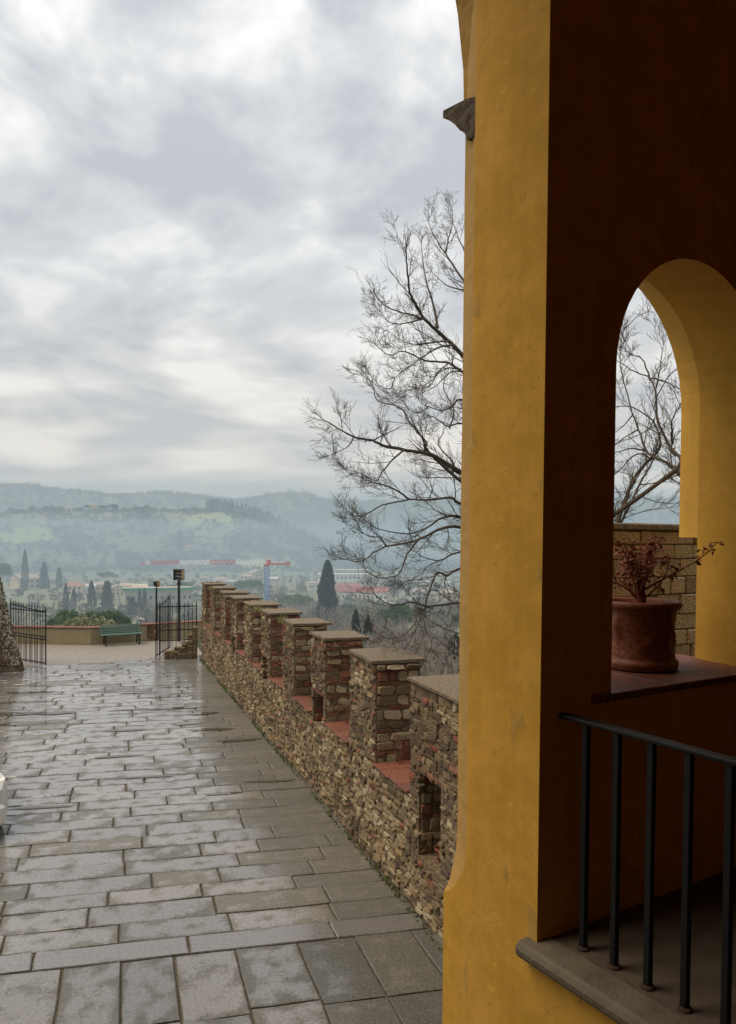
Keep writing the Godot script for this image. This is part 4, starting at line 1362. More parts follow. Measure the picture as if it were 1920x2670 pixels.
func land_color(b: float, r: float) -> Color:
	var x := r * sin(deg_to_rad(b))
	var z := -r * cos(deg_to_rad(b))
	var n := land.get_noise_2d(x * 1.6 + 300, z * 1.6)
	var m := land.get_noise_2d(x * 5.0 - 90, z * 5.0)
	var col := Color(0.14, 0.16, 0.08).lerp(Color(0.22, 0.205, 0.13), clampf(0.5 + n + m * 0.5, 0, 1))
	# meadows: ellipses of (bearing, distance)
	for q in [[8.0, 1215.0, 1.7, 55.0, 1.0], [24.6, 1030.0, 2.3, 42.0, 1.0], [20.5, 1290.0, 1.9, 90.0, 0.7], [26.6, 1080.0, 1.8, 60.0, 0.6], [12.6, 1130.0, 1.5, 40.0, 0.35], [28.0, 560.0, 0.6, 30.0, 1.0], [18.5, 1180.0, 1.4, 40.0, 0.5]]:
		var d := pow((b - q[0]) / q[2], 2.0) + pow((r - q[1]) / q[3], 2.0)
		if d < 1.0 + 0.5 * m: col = col.lerp(Color(0.36, 0.42, 0.13), q[4] * (0.8 + 0.4 * m))
	if absf(b - 13.3) < 1.3 and absf(r - 1105.0) < 22.0 and m > -0.25: col = Color(0.26, 0.20, 0.12)
	return col
func build_valley() -> void:
	var rs := [0.0, 14.0, 24.0, 34.0]
	var r := 42.0
	while r < 940.0:
		rs.append(r); r *= 1.055
	while r < 1500.0:
		rs.append(r); r += 9.0
	while r < 3300.0:
		rs.append(r); r += 45.0
	var bs := []
	var b := -180.0
	while b < 180.0:
		bs.append(b)
		b += 0.25 if b > 2.0 and b < 62.0 else (1.0 if b > -40.0 and b < 100.0 else 6.0)
	bs.append(180.0)
	var v := PackedVector3Array()
	var c := PackedColorArray()
	var n := PackedVector3Array()
	var idx := PackedInt32Array()
	for rr in rs:
		for bb in bs:
			var p := at(bb, rr)
			if rr < 45.0:
				# the rock under the walk and the courtyard
				var inside: bool = p.x < rampart_x(p.z) + 0.2 and p.z > -40.0 + maxf(0.0, p.x) * 0.65
				p.y = -0.9 if inside else minf(p.y, -5.5)
			v.append(p); c.append(land_color(bb, rr)); n.append(Vector3.UP)
	var w := bs.size()
	for i in rs.size() - 1:
		for k in w - 1:
			var a := i * w + k
			idx.append(a); idx.append(a + w + 1); idx.append(a + 1)
			idx.append(a); idx.append(a + w); idx.append(a + w + 1)
	for i in range(0, idx.size(), 3):
		var f := (v[idx[i + 1]] - v[idx[i]]).cross(v[idx[i + 2]] - v[idx[i]])
		if f.y < 0.0: f = -f
		for k in 3: n[idx[i + k]] += f.normalized() * 3.0
	for i in n.size(): n[i] = n[i].normalized()
	var arr := []
	arr.resize(Mesh.ARRAY_MAX)
	arr[Mesh.ARRAY_VERTEX] = v
	arr[Mesh.ARRAY_NORMAL] = n
	arr[Mesh.ARRAY_COLOR] = c
	arr[Mesh.ARRAY_INDEX] = idx
	var m := ArrayMesh.new()
	m.add_surface_from_arrays(Mesh.PRIMITIVE_TRIANGLES, arr)
	structure("terrain", m, M.painted)
	# mist lying in the valley
	var fv := FogVolume.new()
	fv.name = "valley_mist"
	fv.shape = RenderingServer.FOG_VOLUME_SHAPE_BOX
	fv.size = Vector3(3400, 84, 1550)
	var fm := FogMaterial.new()
	fm.density = 0.0012
	fm.albedo = Color(0.83, 0.93, 1.0)
	fv.material = fm
	add_child(fv)
	var fb := deg_to_rad(26.0)
	fv.rotation.y = -fb
	fv.position = Vector3(sin(fb), 0, -cos(fb)) * 830.0 + Vector3(0, -20, 0)
	var fw := fv.duplicate() as FogVolume
	fw.name = "ridge_mist"
	fw.size = Vector3(3600, 190, 700)
	var fn := FogMaterial.new()
	fn.density = 0.0012
	fn.albedo = Color(0.90, 0.965, 1.0)
	fw.material = fn
	add_child(fw)
	fw.position = Vector3(sin(fb), 0, -cos(fb)) * 2000.0 + Vector3(0, 55, 0)
	tag(fw, "white mist bank lying before the distant ridge", "mist", "", "stuff")
	tag(fv, "pale blue mist lying in the valley", "mist", "", "stuff")

# ------------------------------------------------------------------ trees
func tuft(s: Shape, p: Vector3, out: Vector3, size: float, a: Color, b: Color, n := 3) -> void:
	for i in n:
		var d := (out + Vector3(rf(-0.9, 0.9), rf(-0.7, 0.9), rf(-0.9, 0.9))).normalized()
		var t := d.cross(Vector3(rf(-1, 1), rf(-1, 1), rf(-1, 1))).normalized()
		var q := p + Vector3(rf(-1, 1), rf(-1, 1), rf(-1, 1)) * size * 0.45
		s.tint = a.lerp(b, rng.randf())
		s.tri(q - t * size * 0.42, q + t * size * 0.42, q + d * size)
func trunk(h: float, r: float) -> Shape:
	var s := Shape.new()
	s.tube([Vector3(0, -1.0, 0), Vector3(0.02 * h, h * 0.4, 0), Vector3(0, h, 0.02 * h)], [r, r * 0.8, r * 0.3], 8)
	return s
func tree_thing(called: String, label: String, b: float, r: float, crown: Mesh, stem: Mesh, sc: Vector3, group := "", sink := 0.0) -> Node3D:
	var o := thing(called, label, "tree", at(b, r, -sink), deg_to_rad(b * 37.0), group)
	put("crown", crown, M.leafy, o, true).scale = sc
	put("trunk", stem, M.bark, o).scale = Vector3(sc.x, sc.y, sc.x)
	return o
# crowns of unit height 10
func cypress_crown(faces: int, seed_: int, width := 2.4) -> Mesh:
	rng.seed = seed_
	var s := Shape.new()
	var lobes := []
	for i in 22: lobes.append([rf(0, TAU), rf(1.0, 9.6), rf(0.05, 0.22)])
	for i in faces:
		var t := pow(rng.randf(), 0.85)
		var y := 0.25 + t * 9.7
		var a := rf(0, TAU)
		var env := width / 2.0 * (0.72 + 0.28 * sin(minf(t * 3.0, 1.0) * PI / 2)) * pow(1.0 - pow(t, 2.6), 0.75)
		for l in lobes: env *= 1.0 + l[2] * cos(a - l[0]) * exp(-pow((y - l[1]) / 0.6, 2.0))
		env *= 0.93 + 0.13 * sin(a * 5.0 + y * 2.3) + rf(-0.03, 0.03)
		var rr := env * (1.0 if rng.randf() < 0.8 else rf(0.5, 1.0))
		var out := Vector3(cos(a) * 0.6, 1.0, sin(a) * 0.6)
		tuft(s, Vector3(cos(a) * rr, y, sin(a) * rr), out, rf(0.16, 0.34), Color(0.018, 0.034, 0.018), Color(0.05, 0.075, 0.035), 2)
	return s.mesh(true)
func conifer_crown(faces: int, seed_: int) -> Mesh:
	rng.seed = seed_
	var s := Shape.new()
	for w in 15:
		var y := 1.2 + 8.4 * w / 15.0
		var reach := 2.9 * pow(1.0 - w / 15.5, 0.85) + 0.2
		var arms := 9
		for k in arms:
			var a := TAU * k / arms + w * 1.3 + rf(-0.25, 0.25)
			var l := reach * rf(0.6, 1.1)
			for i in faces / (15 * arms):
				var f := sqrt(rng.randf())
				var p := Vector3(cos(a) * l * f, y - 0.35 * f * l * 0.4 + rf(-0.25, 0.2), sin(a) * l * f) + Vector3(rf(-0.3, 0.3), 0, rf(-0.3, 0.3))
				tuft(s, p, Vector3(cos(a), 0.2, sin(a)), rf(0.2, 0.42), Color(0.02, 0.038, 0.022), Color(0.055, 0.08, 0.045), 2)
	return s.mesh(true)
func dome_crown(faces: int, seed_: int, flat: float, lo: Color, hi: Color) -> Mesh:
	# rounded or umbrella crown, 10 wide; foot at y = 0
	rng.seed = seed_
	var s := Shape.new()
	var balls := []
	for i in 26:
		var a := rf(0, TAU)
		var q := sqrt(rng.randf()) * 4.2
		var top := flat * sqrt(maxf(0.0, 1.0 - pow(q / 5.2, 2.0)))
		balls.append([Vector3(cos(a) * q, 10.0 - flat + top - rf(0.5, 1.2 + flat * 0.35), sin(a) * q), rf(0.9, 1.7)])
	for i in faces:
		var bl: Array = balls[rng.randi() % balls.size()]
		var d := Vector3(rf(-1, 1), rf(-0.75, 1), rf(-1, 1)).normalized()
		var p: Vector3 = bl[0] + d * bl[1] * (1.0 if rng.randf() < 0.75 else rf(0.5, 1.0)) * Vector3(1.1, 0.75, 1.1)
		tuft(s, p, d + Vector3(0, 0.5, 0), rf(0.25, 0.5), lo, hi, 2)
	return s.mesh(true)
func bare_branch(s: Shape, p: Vector3, d: Vector3, len: float, rad: float, level: int) -> void:
	var segs := 4 if level > 1 else 3
	for i in segs:
		var q := p + d * len / segs
		var r1 := rad * lerpf(1.0, 0.55, float(i + 1) / segs)
		s.twig(p, q, maxf(rad * lerpf(1.0, 0.55, float(i) / segs), 0.0018), maxf(r1, 0.0016))
		if level > 0:
			var kids := 1 if rng.randf() < 0.8 else 2
			for k in kids:
				var side := d.cross(Vector3(rf(-1, 1), rf(-1, 1), rf(-1, 1))).normalized()
				var nd := (d * rf(0.8, 1.1) + side * rf(0.5, 0.85) + Vector3(0, rf(0.0, 0.2), 0)).normalized()
				bare_branch(s, q, nd, len * rf(0.36, 0.6), r1 * 0.6, level - 1)
		p = q
		d = (d + Vector3(rf(-0.15, 0.15), rf(-0.08, 0.2), rf(-0.15, 0.15))).normalized()
func limb_tree(o: Node3D, limbs: Array, twig_len: float, thick: float, axis: Vector3) -> void:
	var tw := Shape.new()
	for l in limbs:
		var flat: Array = l[0]
		var pts := []
		for i in range(0, flat.size(), 3): pts.append(Vector3(flat[i], flat[i + 1], flat[i + 2]))
		var root := pts[0] as Vector3
		var ax := Vector3(axis.x, 0, axis.z)
		var off := Vector3(root.x, 0, root.z) - ax
		if l[1] >= 0.05 or off.length() < 0.35:
			pts.push_front(Vector3(axis.x, root.y - 0.2 - 0.5 * off.length(), axis.z))
		# smooth the bends and let the wood wander a little
		var fine := []
		for i in pts.size() - 1:
			var a: Vector3 = pts[maxi(i - 1, 0)]
			var d: Vector3 = pts[mini(i + 2, pts.size() - 1)]
			for k in 4:
				fine.append((pts[i] as Vector3).cubic_interpolate(pts[i + 1], a, d, k / 4.0) + Vector3(rf(-1, 1), rf(-1, 1), rf(-1, 1)) * 0.007)
		fine.append(pts[pts.size() - 1])
		var rad := []
		for i in fine.size(): rad.append(thick * lerpf(l[1], l[2], pow(float(i) / (fine.size() - 1), 0.6)))
		var s := Shape.new()
		s.tube(fine, rad, 8)
		put("limb", s, M.bark, o)
		var total := 0.0
		for i in fine.size() - 1: total += fine[i].distance_to(fine[i + 1])
		var due := rf(0.1, 0.4)
		for i in range(1, fine.size()):
			var f := float(i) / (fine.size() - 1)
			var d: Vector3 = (fine[i] - fine[i - 1]).normalized()
			due -= fine[i].distance_to(fine[i - 1])
			while due < 0.0:
				due += rf(0.16, 0.34)
				var side := d.cross(Vector3(rf(-1, 1), rf(-1, 1), rf(-1, 1))).normalized()
				var nd := (d * rf(0.75, 1.1) + side * rf(0.45, 0.85) + Vector3(0, rf(0.0, 0.3), 0)).normalized()
				var ln := twig_len * rf(0.6, 1.5) * (1.0 - 0.35 * f)
				bare_branch(tw, fine[i - 1].lerp(fine[i], rng.randf()), nd, ln, clampf(rad[i] * 0.5, 0.004, 0.011), 3 if rng.randf() < 0.55 else 2)
		var dd: Vector3 = (fine[fine.size() - 1] - fine[fine.size() - 3]).normalized()
		for k in 3: bare_branch(tw, fine[fine.size() - 1], (dd + Vector3(rf(-0.4, 0.4), rf(-0.2, 0.5), rf(-0.4, 0.4))).normalized(), twig_len * 0.5, l[2] * 0.6, 2)
	tag(put("twigs", tw, M.bark, o), "", "", "", "stuff")
func scatter(called: String, label: String, category: String, meshes: Array, spots: Array, m: Material) -> void:
	# one mass of uncountable growth: spots are [position, size, height factor]
	var o := Node3D.new()
	o.name = numbered(called)
	add_child(o)
	tag(o, label, category, "", "stuff")
	for k in meshes.size():
		var mm := MultiMesh.new()
		mm.transform_format = MultiMesh.TRANSFORM_3D
		mm.mesh = meshes[k]
		var mine := []
		for i in spots.size():
			if i % meshes.size() == k: mine.append(spots[i])
		mm.instance_count = mine.size()
		for i in mine.size():
			var q: Array = mine[i]
			mm.set_instance_transform(i, Transform3D(Basis(Vector3.UP, rf(0, TAU)) * Basis.from_scale(Vector3(q[1], q[1] * q[2], q[1])), q[0]))
		var n := MultiMeshInstance3D.new()
		n.name = "growth"
		n.multimesh = mm
		n.material_override = m
		n.set_meta("kind", "stuff")
		o.add_child(n, true)
func small_crown(seed_: int, lo: Color, hi: Color, faces := 46, tall := 1.0) -> Mesh:
	# rough little crown about 1 wide, for growth seen far away
	rng.seed = seed_
	var s := Shape.new()
	for i in faces:
		var d := Vector3(rf(-1, 1), rf(-0.6, 1), rf(-1, 1)).normalized()
		var p := Vector3(0, 0.45 * tall, 0) + d * Vector3(0.42, 0.40 * tall, 0.42) * rf(0.7, 1.05)
		tuft(s, p, d, rf(0.16, 0.30), lo, hi, 2)
	return s.mesh(true)
func twig_bush(seed_: int) -> Mesh:
	# leafless tree about 1 high
	rng.seed = seed_
	var s := Shape.new()
	for i in 11:
		var a := rf(0, TAU)
		var p := Vector3(rf(-0.06, 0.06), 0, rf(-0.06, 0.06))
		var d := Vector3(cos(a) * rf(0.1, 0.7), 1, sin(a) * rf(0.1, 0.7)).normalized()
		for k in 5:
			var q := p + d * rf(0.14, 0.22)
			s.tint = Color(0.22, 0.185, 0.155).lerp(Color(0.30, 0.26, 0.22), rng.randf())
			s.twig(p, q, 0.012 - 0.0018 * k, 0.010 - 0.0018 * k)
			for t in 3:
				var e := q + (d + Vector3(rf(-0.9, 0.9), rf(-0.2, 0.6), rf(-0.9, 0.9))).normalized() * rf(0.08, 0.2)
				s.twig(q, e, 0.006, 0.003)
			p = q
			d = (d + Vector3(rf(-0.3, 0.3), rf(-0.05, 0.2), rf(-0.3, 0.3))).normalized()
	return s.mesh(true)

func build_trees() -> void:
	var stem := trunk(7.0, 0.22).mesh()
	var cyp := []
	for i in 4: cyp.append(cypress_crown(1500, 100 + i))
	var big := cypress_crown(7000, 111, 2.55)
	var fir := [conifer_crown(2600, 120), conifer_crown(2600, 121)]
	var green_lo := Color(0.045, 0.085, 0.025)
	var green_hi := Color(0.11, 0.17, 0.05)
	var dome := [dome_crown(2600, 130, 3.4, green_lo, green_hi), dome_crown(2600, 131, 4.5, green_lo, green_hi), dome_crown(2600, 132, 6.5, Color(0.035, 0.06, 0.025), Color(0.08, 0.12, 0.05))]
	var near_dome := [dome_crown(9000, 133, 4.2, Color(0.04, 0.085, 0.018), Color(0.12, 0.20, 0.045)), dome_crown(7000, 134, 4.6, Color(0.04, 0.08, 0.02), Color(0.11, 0.18, 0.045))]
	rng.seed = 40
	# the cypresses, each where it stands
	for q in [["tall slim cypress beside the pale yellow house at the valley's edge", 7.98, 534.6, 27.5, 4.3, 0], ["slim cypress between the spreading fir and the red-roofed house", 10.15, 550.2, 15.4, 4.0, 1], ["taller of the two small cypresses above the round pines", 10.6, 329.7, 11.6, 2.5, 2], ["shorter of the two small cypresses above the round pines", 11.1, 328.5, 9.8, 2.4, 3], ["broad dark cypress above the bench beside the bushy fir", 12.29, 309.2, 13.0, 3.2, 0], ["left cypress of the close pair before the green-netted building", 15.55, 296.0, 10.6, 1.9, 1], ["right cypress of the close pair before the green-netted building", 15.89, 295.5, 10.9, 1.9, 2]]:
		tree_thing("cypress_tree", q[0], q[1], q[2], cyp[q[5]], stem, Vector3(q[4] / 2.4, q[3] / 10.0, q[4] / 2.4), "cypresses in the valley", 1.0)
	tree_thing("cypress_tree", "large dark cypress rising behind the rampart merlons", 29.26, 197.6, big, stem, Vector3(1.9, 2.0, 1.9), "cypresses in the valley", 1.2)
	for q in [["small cypress behind the third merlon cap", 31.43, 97.4, 11.0, 1.9, 0], ["shorter small cypress behind the second merlon cap", 32.35, 97.7, 10.3, 1.8, 1], ["dark bushy cypress low behind the bare tree branches", 37.5, 78.3, 7.2, 2.4, 2], ["dark cypress close to the ochre pier behind the branches", 38.9, 78.8, 8.8, 2.8, 3]]:
		tree_thing("cypress_tree", q[0], q[1], q[2], cyp[q[5]], stem, Vector3(q[4] / 2.4, q[3] / 10.0, q[4] / 2.4), "cypresses in the valley", 0.8)
	for q in [["spreading fir between the two valley cypresses", 9.19, 541.4, 19.6, 8.6, 0], ["bushy fir standing above the green bench", 13.35, 303.3, 13.6, 7.0, 1], ["low dark fir left of the paired cypresses", 15.0, 293.1, 7.8, 6.2, 0]]:
		tree_thing("fir_tree", q[0], q[1], q[2], fir[q[5]], stem, Vector3(q[4] / 5.8, q[3] / 10.0, q[4] / 5.8), "", 0.6)
	for q in [["umbrella pine with a flat crown above the pale roofs", 13.35, 613.4, 11.2, 15.8, 0], ["round pine crown behind the far merlon caps", 23.46, 379.7, 9.9, 14.2, 1], ["wide round pine to the left of the large cypress", 26.82, 276.9, 9.4, 12.1, 1], ["low pine crowns behind the large floodlight", 18.56, 397.8, 8.8, 12.1, 0], ["grey-green broad tree beside the red-roofed hall", 34.32, 384.2, 11.6, 10.7, 2], ["bushy green tree at the left edge above the stone pier", 6.62, 541.9, 19.3, 12.3, 2], ["smaller green pine seen through the bare branches", 36.06, 193.9, 7.4, 6.4, 1], ["low green pine behind the second merlon from the pier", 32.9, 215.0, 7.0, 9.0, 0], ["low green pine between the large cypress and the red-roofed hall", 30.7, 250.0, 7.0, 8.0, 2], ["green pine low behind the nearest merlon caps", 33.4, 130.0, 6.0, 6.5, 2], ["green pine half hidden by the ochre pier", 38.2, 165.0, 8.0, 8.0, 1]]:
		tree_thing("pine_tree", q[0], q[1], q[2], dome[q[5]], stem, Vector3(q[4] / 10.0, q[3] / 10.0, q[4] / 10.0), "pines in the valley", 0.3)
	for q in [["broad bright green pine crown just behind the parapet", 11.0, 109.7, 10.5, 8.2, 0], ["second bright green pine crown behind the bench", 13.75, 107.3, 10.2, 5.6, 1], ["bright green pine crown below the bare tree", 34.35, 159.9, 9.4, 9.4, 1]]:
		tree_thing("stone_pine", q[0], q[1], q[2], near_dome[q[5]], stem, Vector3(q[4] / 10.0, q[3] / 10.0, q[4] / 10.0), "bright green pines", 0.3)
	# pale olive just behind the parapet
	rng.seed = 55
	var ol := thing("olive_bush", "pale silvery bush behind the parapet left of the bench", "bush", Vector3(8.4, -4.95, -40.0))
	var os := Shape.new()
	for i in 5200:
		var a := rf(0, TAU)
		var q := sqrt(rng.randf())
		var top := 5.05 + 0.30 * sin(a * 3.0) - 0.6 * q * q
		var p := Vector3(cos(a) * q * 1.75, top - absf(rng.randfn(0, 0.55)), sin(a) * q * 1.3)
		tuft(os, p, Vector3(rf(-0.4, 0.4), 1, rf(-0.4, 0.4)), rf(0.07, 0.17), Color(0.17, 0.18, 0.10), Color(0.33, 0.33, 0.21), 1)
	put("crown", os, M.leafy, ol, true)
	put("trunk", trunk(4.4, 0.16), M.bark, ol)
	# the two leafless trees beyond the rampart
	rng.seed = 61
	var t1 := thing("bare_tree", "large leafless tree reaching out from behind the ochre pier", "tree", Vector3(9.96, -7.0, -9.21), 0.0, "leafless trees by the gatehouse")
	var s := Shape.new()
	s.tube([Vector3(-0.7, -1.5, -0.2), Vector3(-0.75, 3.0, -0.3), Vector3(-0.8, 7.61, -0.39), Vector3(-0.82, 9.53, -0.46), Vector3(-0.84, 11.18, -0.52), Vector3(-0.93, 12.5, -0.49), Vector3(-0.99, 13.61, -0.57), Vector3(-0.98, 14.82, -0.71), Vector3(-0.94, 15.64, -0.85), Vector3(-0.8, 17.4, -1.0)], [0.30, 0.26, 0.22, 0.20, 0.18, 0.15, 0.12, 0.09, 0.06, 0.02], 12)
	put("trunk", s, M.bark, t1)
	limb_tree(t1, LIMBS_BIG, 0.50, 0.66, Vector3(-0.9, 0, -0.55))
	var t2 := thing("bare_tree", "leafless tree with forked mossy stems seen through the arched window", "tree", Vector3(7.11, -5.0, -6.14), 0.0, "leafless trees by the gatehouse")
	s = Shape.new()
	s.tube([Vector3(0.1, -1.0, 0.2), Vector3(0.06, 3.5, 0.1), Vector3(0.05, 7.25, 0.08), Vector3(0.05, 8.61, 0.04), Vector3(0.04, 9.25, 0.02)], [0.14, 0.11, 0.09, 0.08, 0.05], 10)
	put("trunk", s, M.bark, t2)
	limb_tree(t2, LIMBS_SMALL, 0.45, 0.5, Vector3(0.05, 0, 0.05))
	# ---- growth too dense to count
	rng.seed = 70
	var shrub := [small_crown(201, Color(0.06, 0.085, 0.035), Color(0.14, 0.165, 0.07), 60), small_crown(202, Color(0.05, 0.065, 0.035), Color(0.10, 0.12, 0.06), 60, 1.3), small_crown(203, Color(0.09, 0.085, 0.055), Color(0.17, 0.15, 0.10), 60, 1.1)]
	var twigs := [twig_bush(211), twig_bush(212), twig_bush(213)]
	var olive := [small_crown(221, Color(0.14, 0.165, 0.105), Color(0.25, 0.27, 0.18), 34), small_crown(222, Color(0.06, 0.08, 0.045), Color(0.13, 0.145, 0.085), 34, 1.2)]
	rng.seed = 71
	var spots := []
	for i in 2600:
		var b := rf(3.0, 62.0)
		var r := 60.0 * pow(15.0, pow(rng.randf(), 0.8))
		var x := land.get_noise_2d(r * sin(deg_to_rad(b)) * 1.3, r * cos(deg_to_rad(b)) * 1.3)
		if x < -0.12 or (r > 330.0 and r < 640.0 and rng.randf() < 0.35): continue
		spots.append([at(b, r, -0.3), rf(2.0, 5.0) * (0.7 if r < 130.0 else 1.0), rf(0.7, 1.1)])
	scatter("undergrowth", "grey-green bushes filling the valley below the rampart", "bushes", shrub, spots, M.leafy)
	spots = []
	for i in 900:
		var b := rf(4.0, 60.0)
		var r := 62.0 * pow(11.0, rng.randf())
		if b < 20.0 and rng.randf() < 0.6: continue
		spots.append([at(b, r, -0.2), rf(4.5, 8.5), rf(0.9, 1.15)])
	scatter("bare_woodland", "bare brown winter woodland on the slopes below the rampart", "trees", twigs, spots, M.painted)
	spots = []
	for i in 9000:
		var b := rf(1.0, 60.0)
		var r := rf(930.0, 1500.0)
		var x := r * sin(deg_to_rad(b))
		var z := r * cos(deg_to_rad(b))
		var n := land.get_noise_2d(x * 1.2 + 50, z * 1.2)
		var lc := land_color(b, r)
		if lc.g > lc.r * 1.12 and rng.randf() < 0.93: continue
		if n < -0.18 and rng.randf() < 0.8: continue
		spots.append([at(b, r, -0.4), rf(4.0, 8.0) * (1.25 if n > 0.15 else 0.8), rf(0.7, 1.15)])
	scatter("olive_groves", "olive groves and woods covering the hazy near hillside", "trees", olive, spots, M.leafy)
	spots = []
	for i in 5000:
		var b := rf(0.0, 62.0)
		var r := rf(2250.0, 2960.0)
		if i < 700: r = rf(2860.0, 2930.0)
		spots.append([at(b, r, -0.5), rf(8.0, 17.0), rf(0.6, 1.2)])
	scatter("far_woods", "woods along the distant blue ridge", "trees", olive, spots, M.leafy)
	# ---- cypress avenue down the near hill, and hilltop trees
	rng.seed = 80
	var far_cyp := [cypress_crown(260, 140, 2.9), cypress_crown(260, 141, 2.6), cypress_crown(260, 142, 3.2)]
	rng.seed = 81
	for i in 120:
		var f := i / 119.0
		var b := lerpf(20.3, 29.6, f) + rf(-0.05, 0.05)
		var r := 1425.0 - 190.0 * smoothstep(0.3, 1.0, f) + rf(-26.0, 26.0)
		var h := rf(17.0, 28.0)
		tree_thing("avenue_cypress", "cypress in the long dark row descending the hazy hillside", b, r, far_cyp[i % 3], stem, Vector3(h * 0.10, h / 10.0, h * 0.10), "cypress row on the hillside", 0.5)
	for q in [["first", 15.0, 1330.0, 17.0], ["", 15.25, 1325.0, 24.0], ["", 15.5, 1330.0, 20.0], ["", 15.75, 1325.0, 18.0], ["", 16.0, 1330.0, 20.0], ["", 16.25, 1330.0, 17.0], ["", 14.75, 1325.0, 16.0]]:
		tree_thing("copse_cypress", "cypress in the dark clump on the middle of the hillside", q[1], q[2], far_cyp[int(q[2]) % 3], stem, Vector3(q[3] * 0.11, q[3] / 10.0, q[3] * 0.11), "cypress clump on the hillside", 0.5)
	tree_thing("hill_cypress", "lone pointed conifer left of the farmhouse on the hillside", 18.4, 1130.0, fir[0], stem, Vector3(2.6, 3.1, 2.6), "", 0.5)
	for q in [["round pine left of the hilltop villa", 12.0, 1452.0, 11.0, 13.0], ["broad pine touching the hilltop villa", 13.0, 1452.0, 13.0, 20.0], ["tall mushroom-shaped pine right of the hilltop villa", 13.75, 1450.0, 17.0, 20.0]]:
		tree_thing("hilltop_pine", q[0], q[1], q[2], dome[2], stem, Vector3(q[4] / 10.0, q[3] / 10.0, q[4] / 10.0), "pines at the hilltop villa", 0.3)
	for q in [["pointed cypress at the left end of the hilltop", 10.1, 1450.0, 10.0], ["cypress left of the small ochre hilltop house", 18.25, 1450.0, 15.0], ["cypress close beside the small ochre hilltop house", 19.3, 1448.0, 16.0], ["pointed cypress on the hilltop above the clump", 15.9, 1455.0, 12.0]]:
		tree_thing("hilltop_cypress", q[0], q[1], q[2], far_cyp[0], stem, Vector3(q[3] * 0.11, q[3] / 10.0, q[3] * 0.11), "", 0.3)
	for q in [[8.3, 26.0], [8.9, 24.0], [26.4, 30.0], [26.75, 24.0], [27.35, 32.0], [27.6, 22.0], [27.9, 20.0], [25.2, 16.0]]:
		tree_thing("ridge_cypress", "tall tree standing up from the distant ridge line", q[0], 2895.0, far_cyp[1], stem, Vector3(q[1] * 0.16, q[1] / 10.0, q[1] * 0.16), "trees on the distant ridge", 0.5)

# ------------------------------------------------------------------ the town and the crane
func house(called: String, label: String, b: float, r: float, w: float, d: float, h: float, roof_h: float, wall: Color, roof: Color, turn := 0.0, cols := 4, rows := 2, kind := "hip") -> void:
	var o := thing(called, label, "house" if w < 22.0 else "building", at(b, r, -0.4), -deg_to_rad(b) + turn, "houses in the valley")
	var m := mat(wall, 0.9)
	var s := Shape.new()
	s.box(Vector3(-w / 2, -2.0, -d / 2), Vector3(w / 2, h, d / 2))
	put("wall", s, m, o)
	s = Shape.new()
	var e := 0.45
	if kind == "flat":
		s.box(Vector3(-w / 2 - e, h + 0.01, -d / 2 - e), Vector3(w / 2 + e, h + roof_h, d / 2 + e))
	else:
		var a := Vector3(-w / 2 - e, h, d / 2 + e)
		var c := Vector3(w / 2 + e, h, d / 2 + e)
		var f := Vector3(w / 2 + e, h, -d / 2 - e)
		var g := Vector3(-w / 2 - e, h, -d / 2 - e)
		var inset := minf(w, d) * 0.45 if kind == "hip" else 0.0
		var p := Vector3(-w / 2 - e + inset, h + roof_h, 0)
		var q := Vector3(w / 2 + e - inset, h + roof_h, 0)
		if kind == "gable_front":
			p = Vector3(0, h + roof_h, d / 2 + e); q = Vector3(0, h + roof_h, -d / 2 - e)
		var ctr := Vector3(0, h + 0.2, 0)
		if kind == "gable_front":
			s.quad_out(a, p, q, g, ctr); s.quad_out(c, p, q, f, ctr); s.tri_out(a, c, p, ctr); s.tri_out(f, g, q, ctr)
		else:
			s.quad_out(a, c, q, p, ctr); s.quad_out(f, g, p, q, ctr); s.tri_out(c, f, q, ctr); s.tri_out(g, a, p, ctr)
		s.quad_out(a, c, f, g, ctr)
	put("roof", s, mat(roof, 0.85), o)
	var dark: Material = M.glass_dark
	for y in rows:
		for x in cols:
			s = Shape.new()
			var cx := lerpf(-w / 2, w / 2, (x + 0.5) / cols)
			var cy := lerpf(0.6, h - 0.3, (y + 0.5) / rows)
			var ww := minf(w / cols * 0.22, 0.75)
			s.box(Vector3(cx - ww, cy - 0.75, d / 2 - 0.1), Vector3(cx + ww, cy + 0.7, d / 2 + 0.03))
			put("window", s, dark, o)
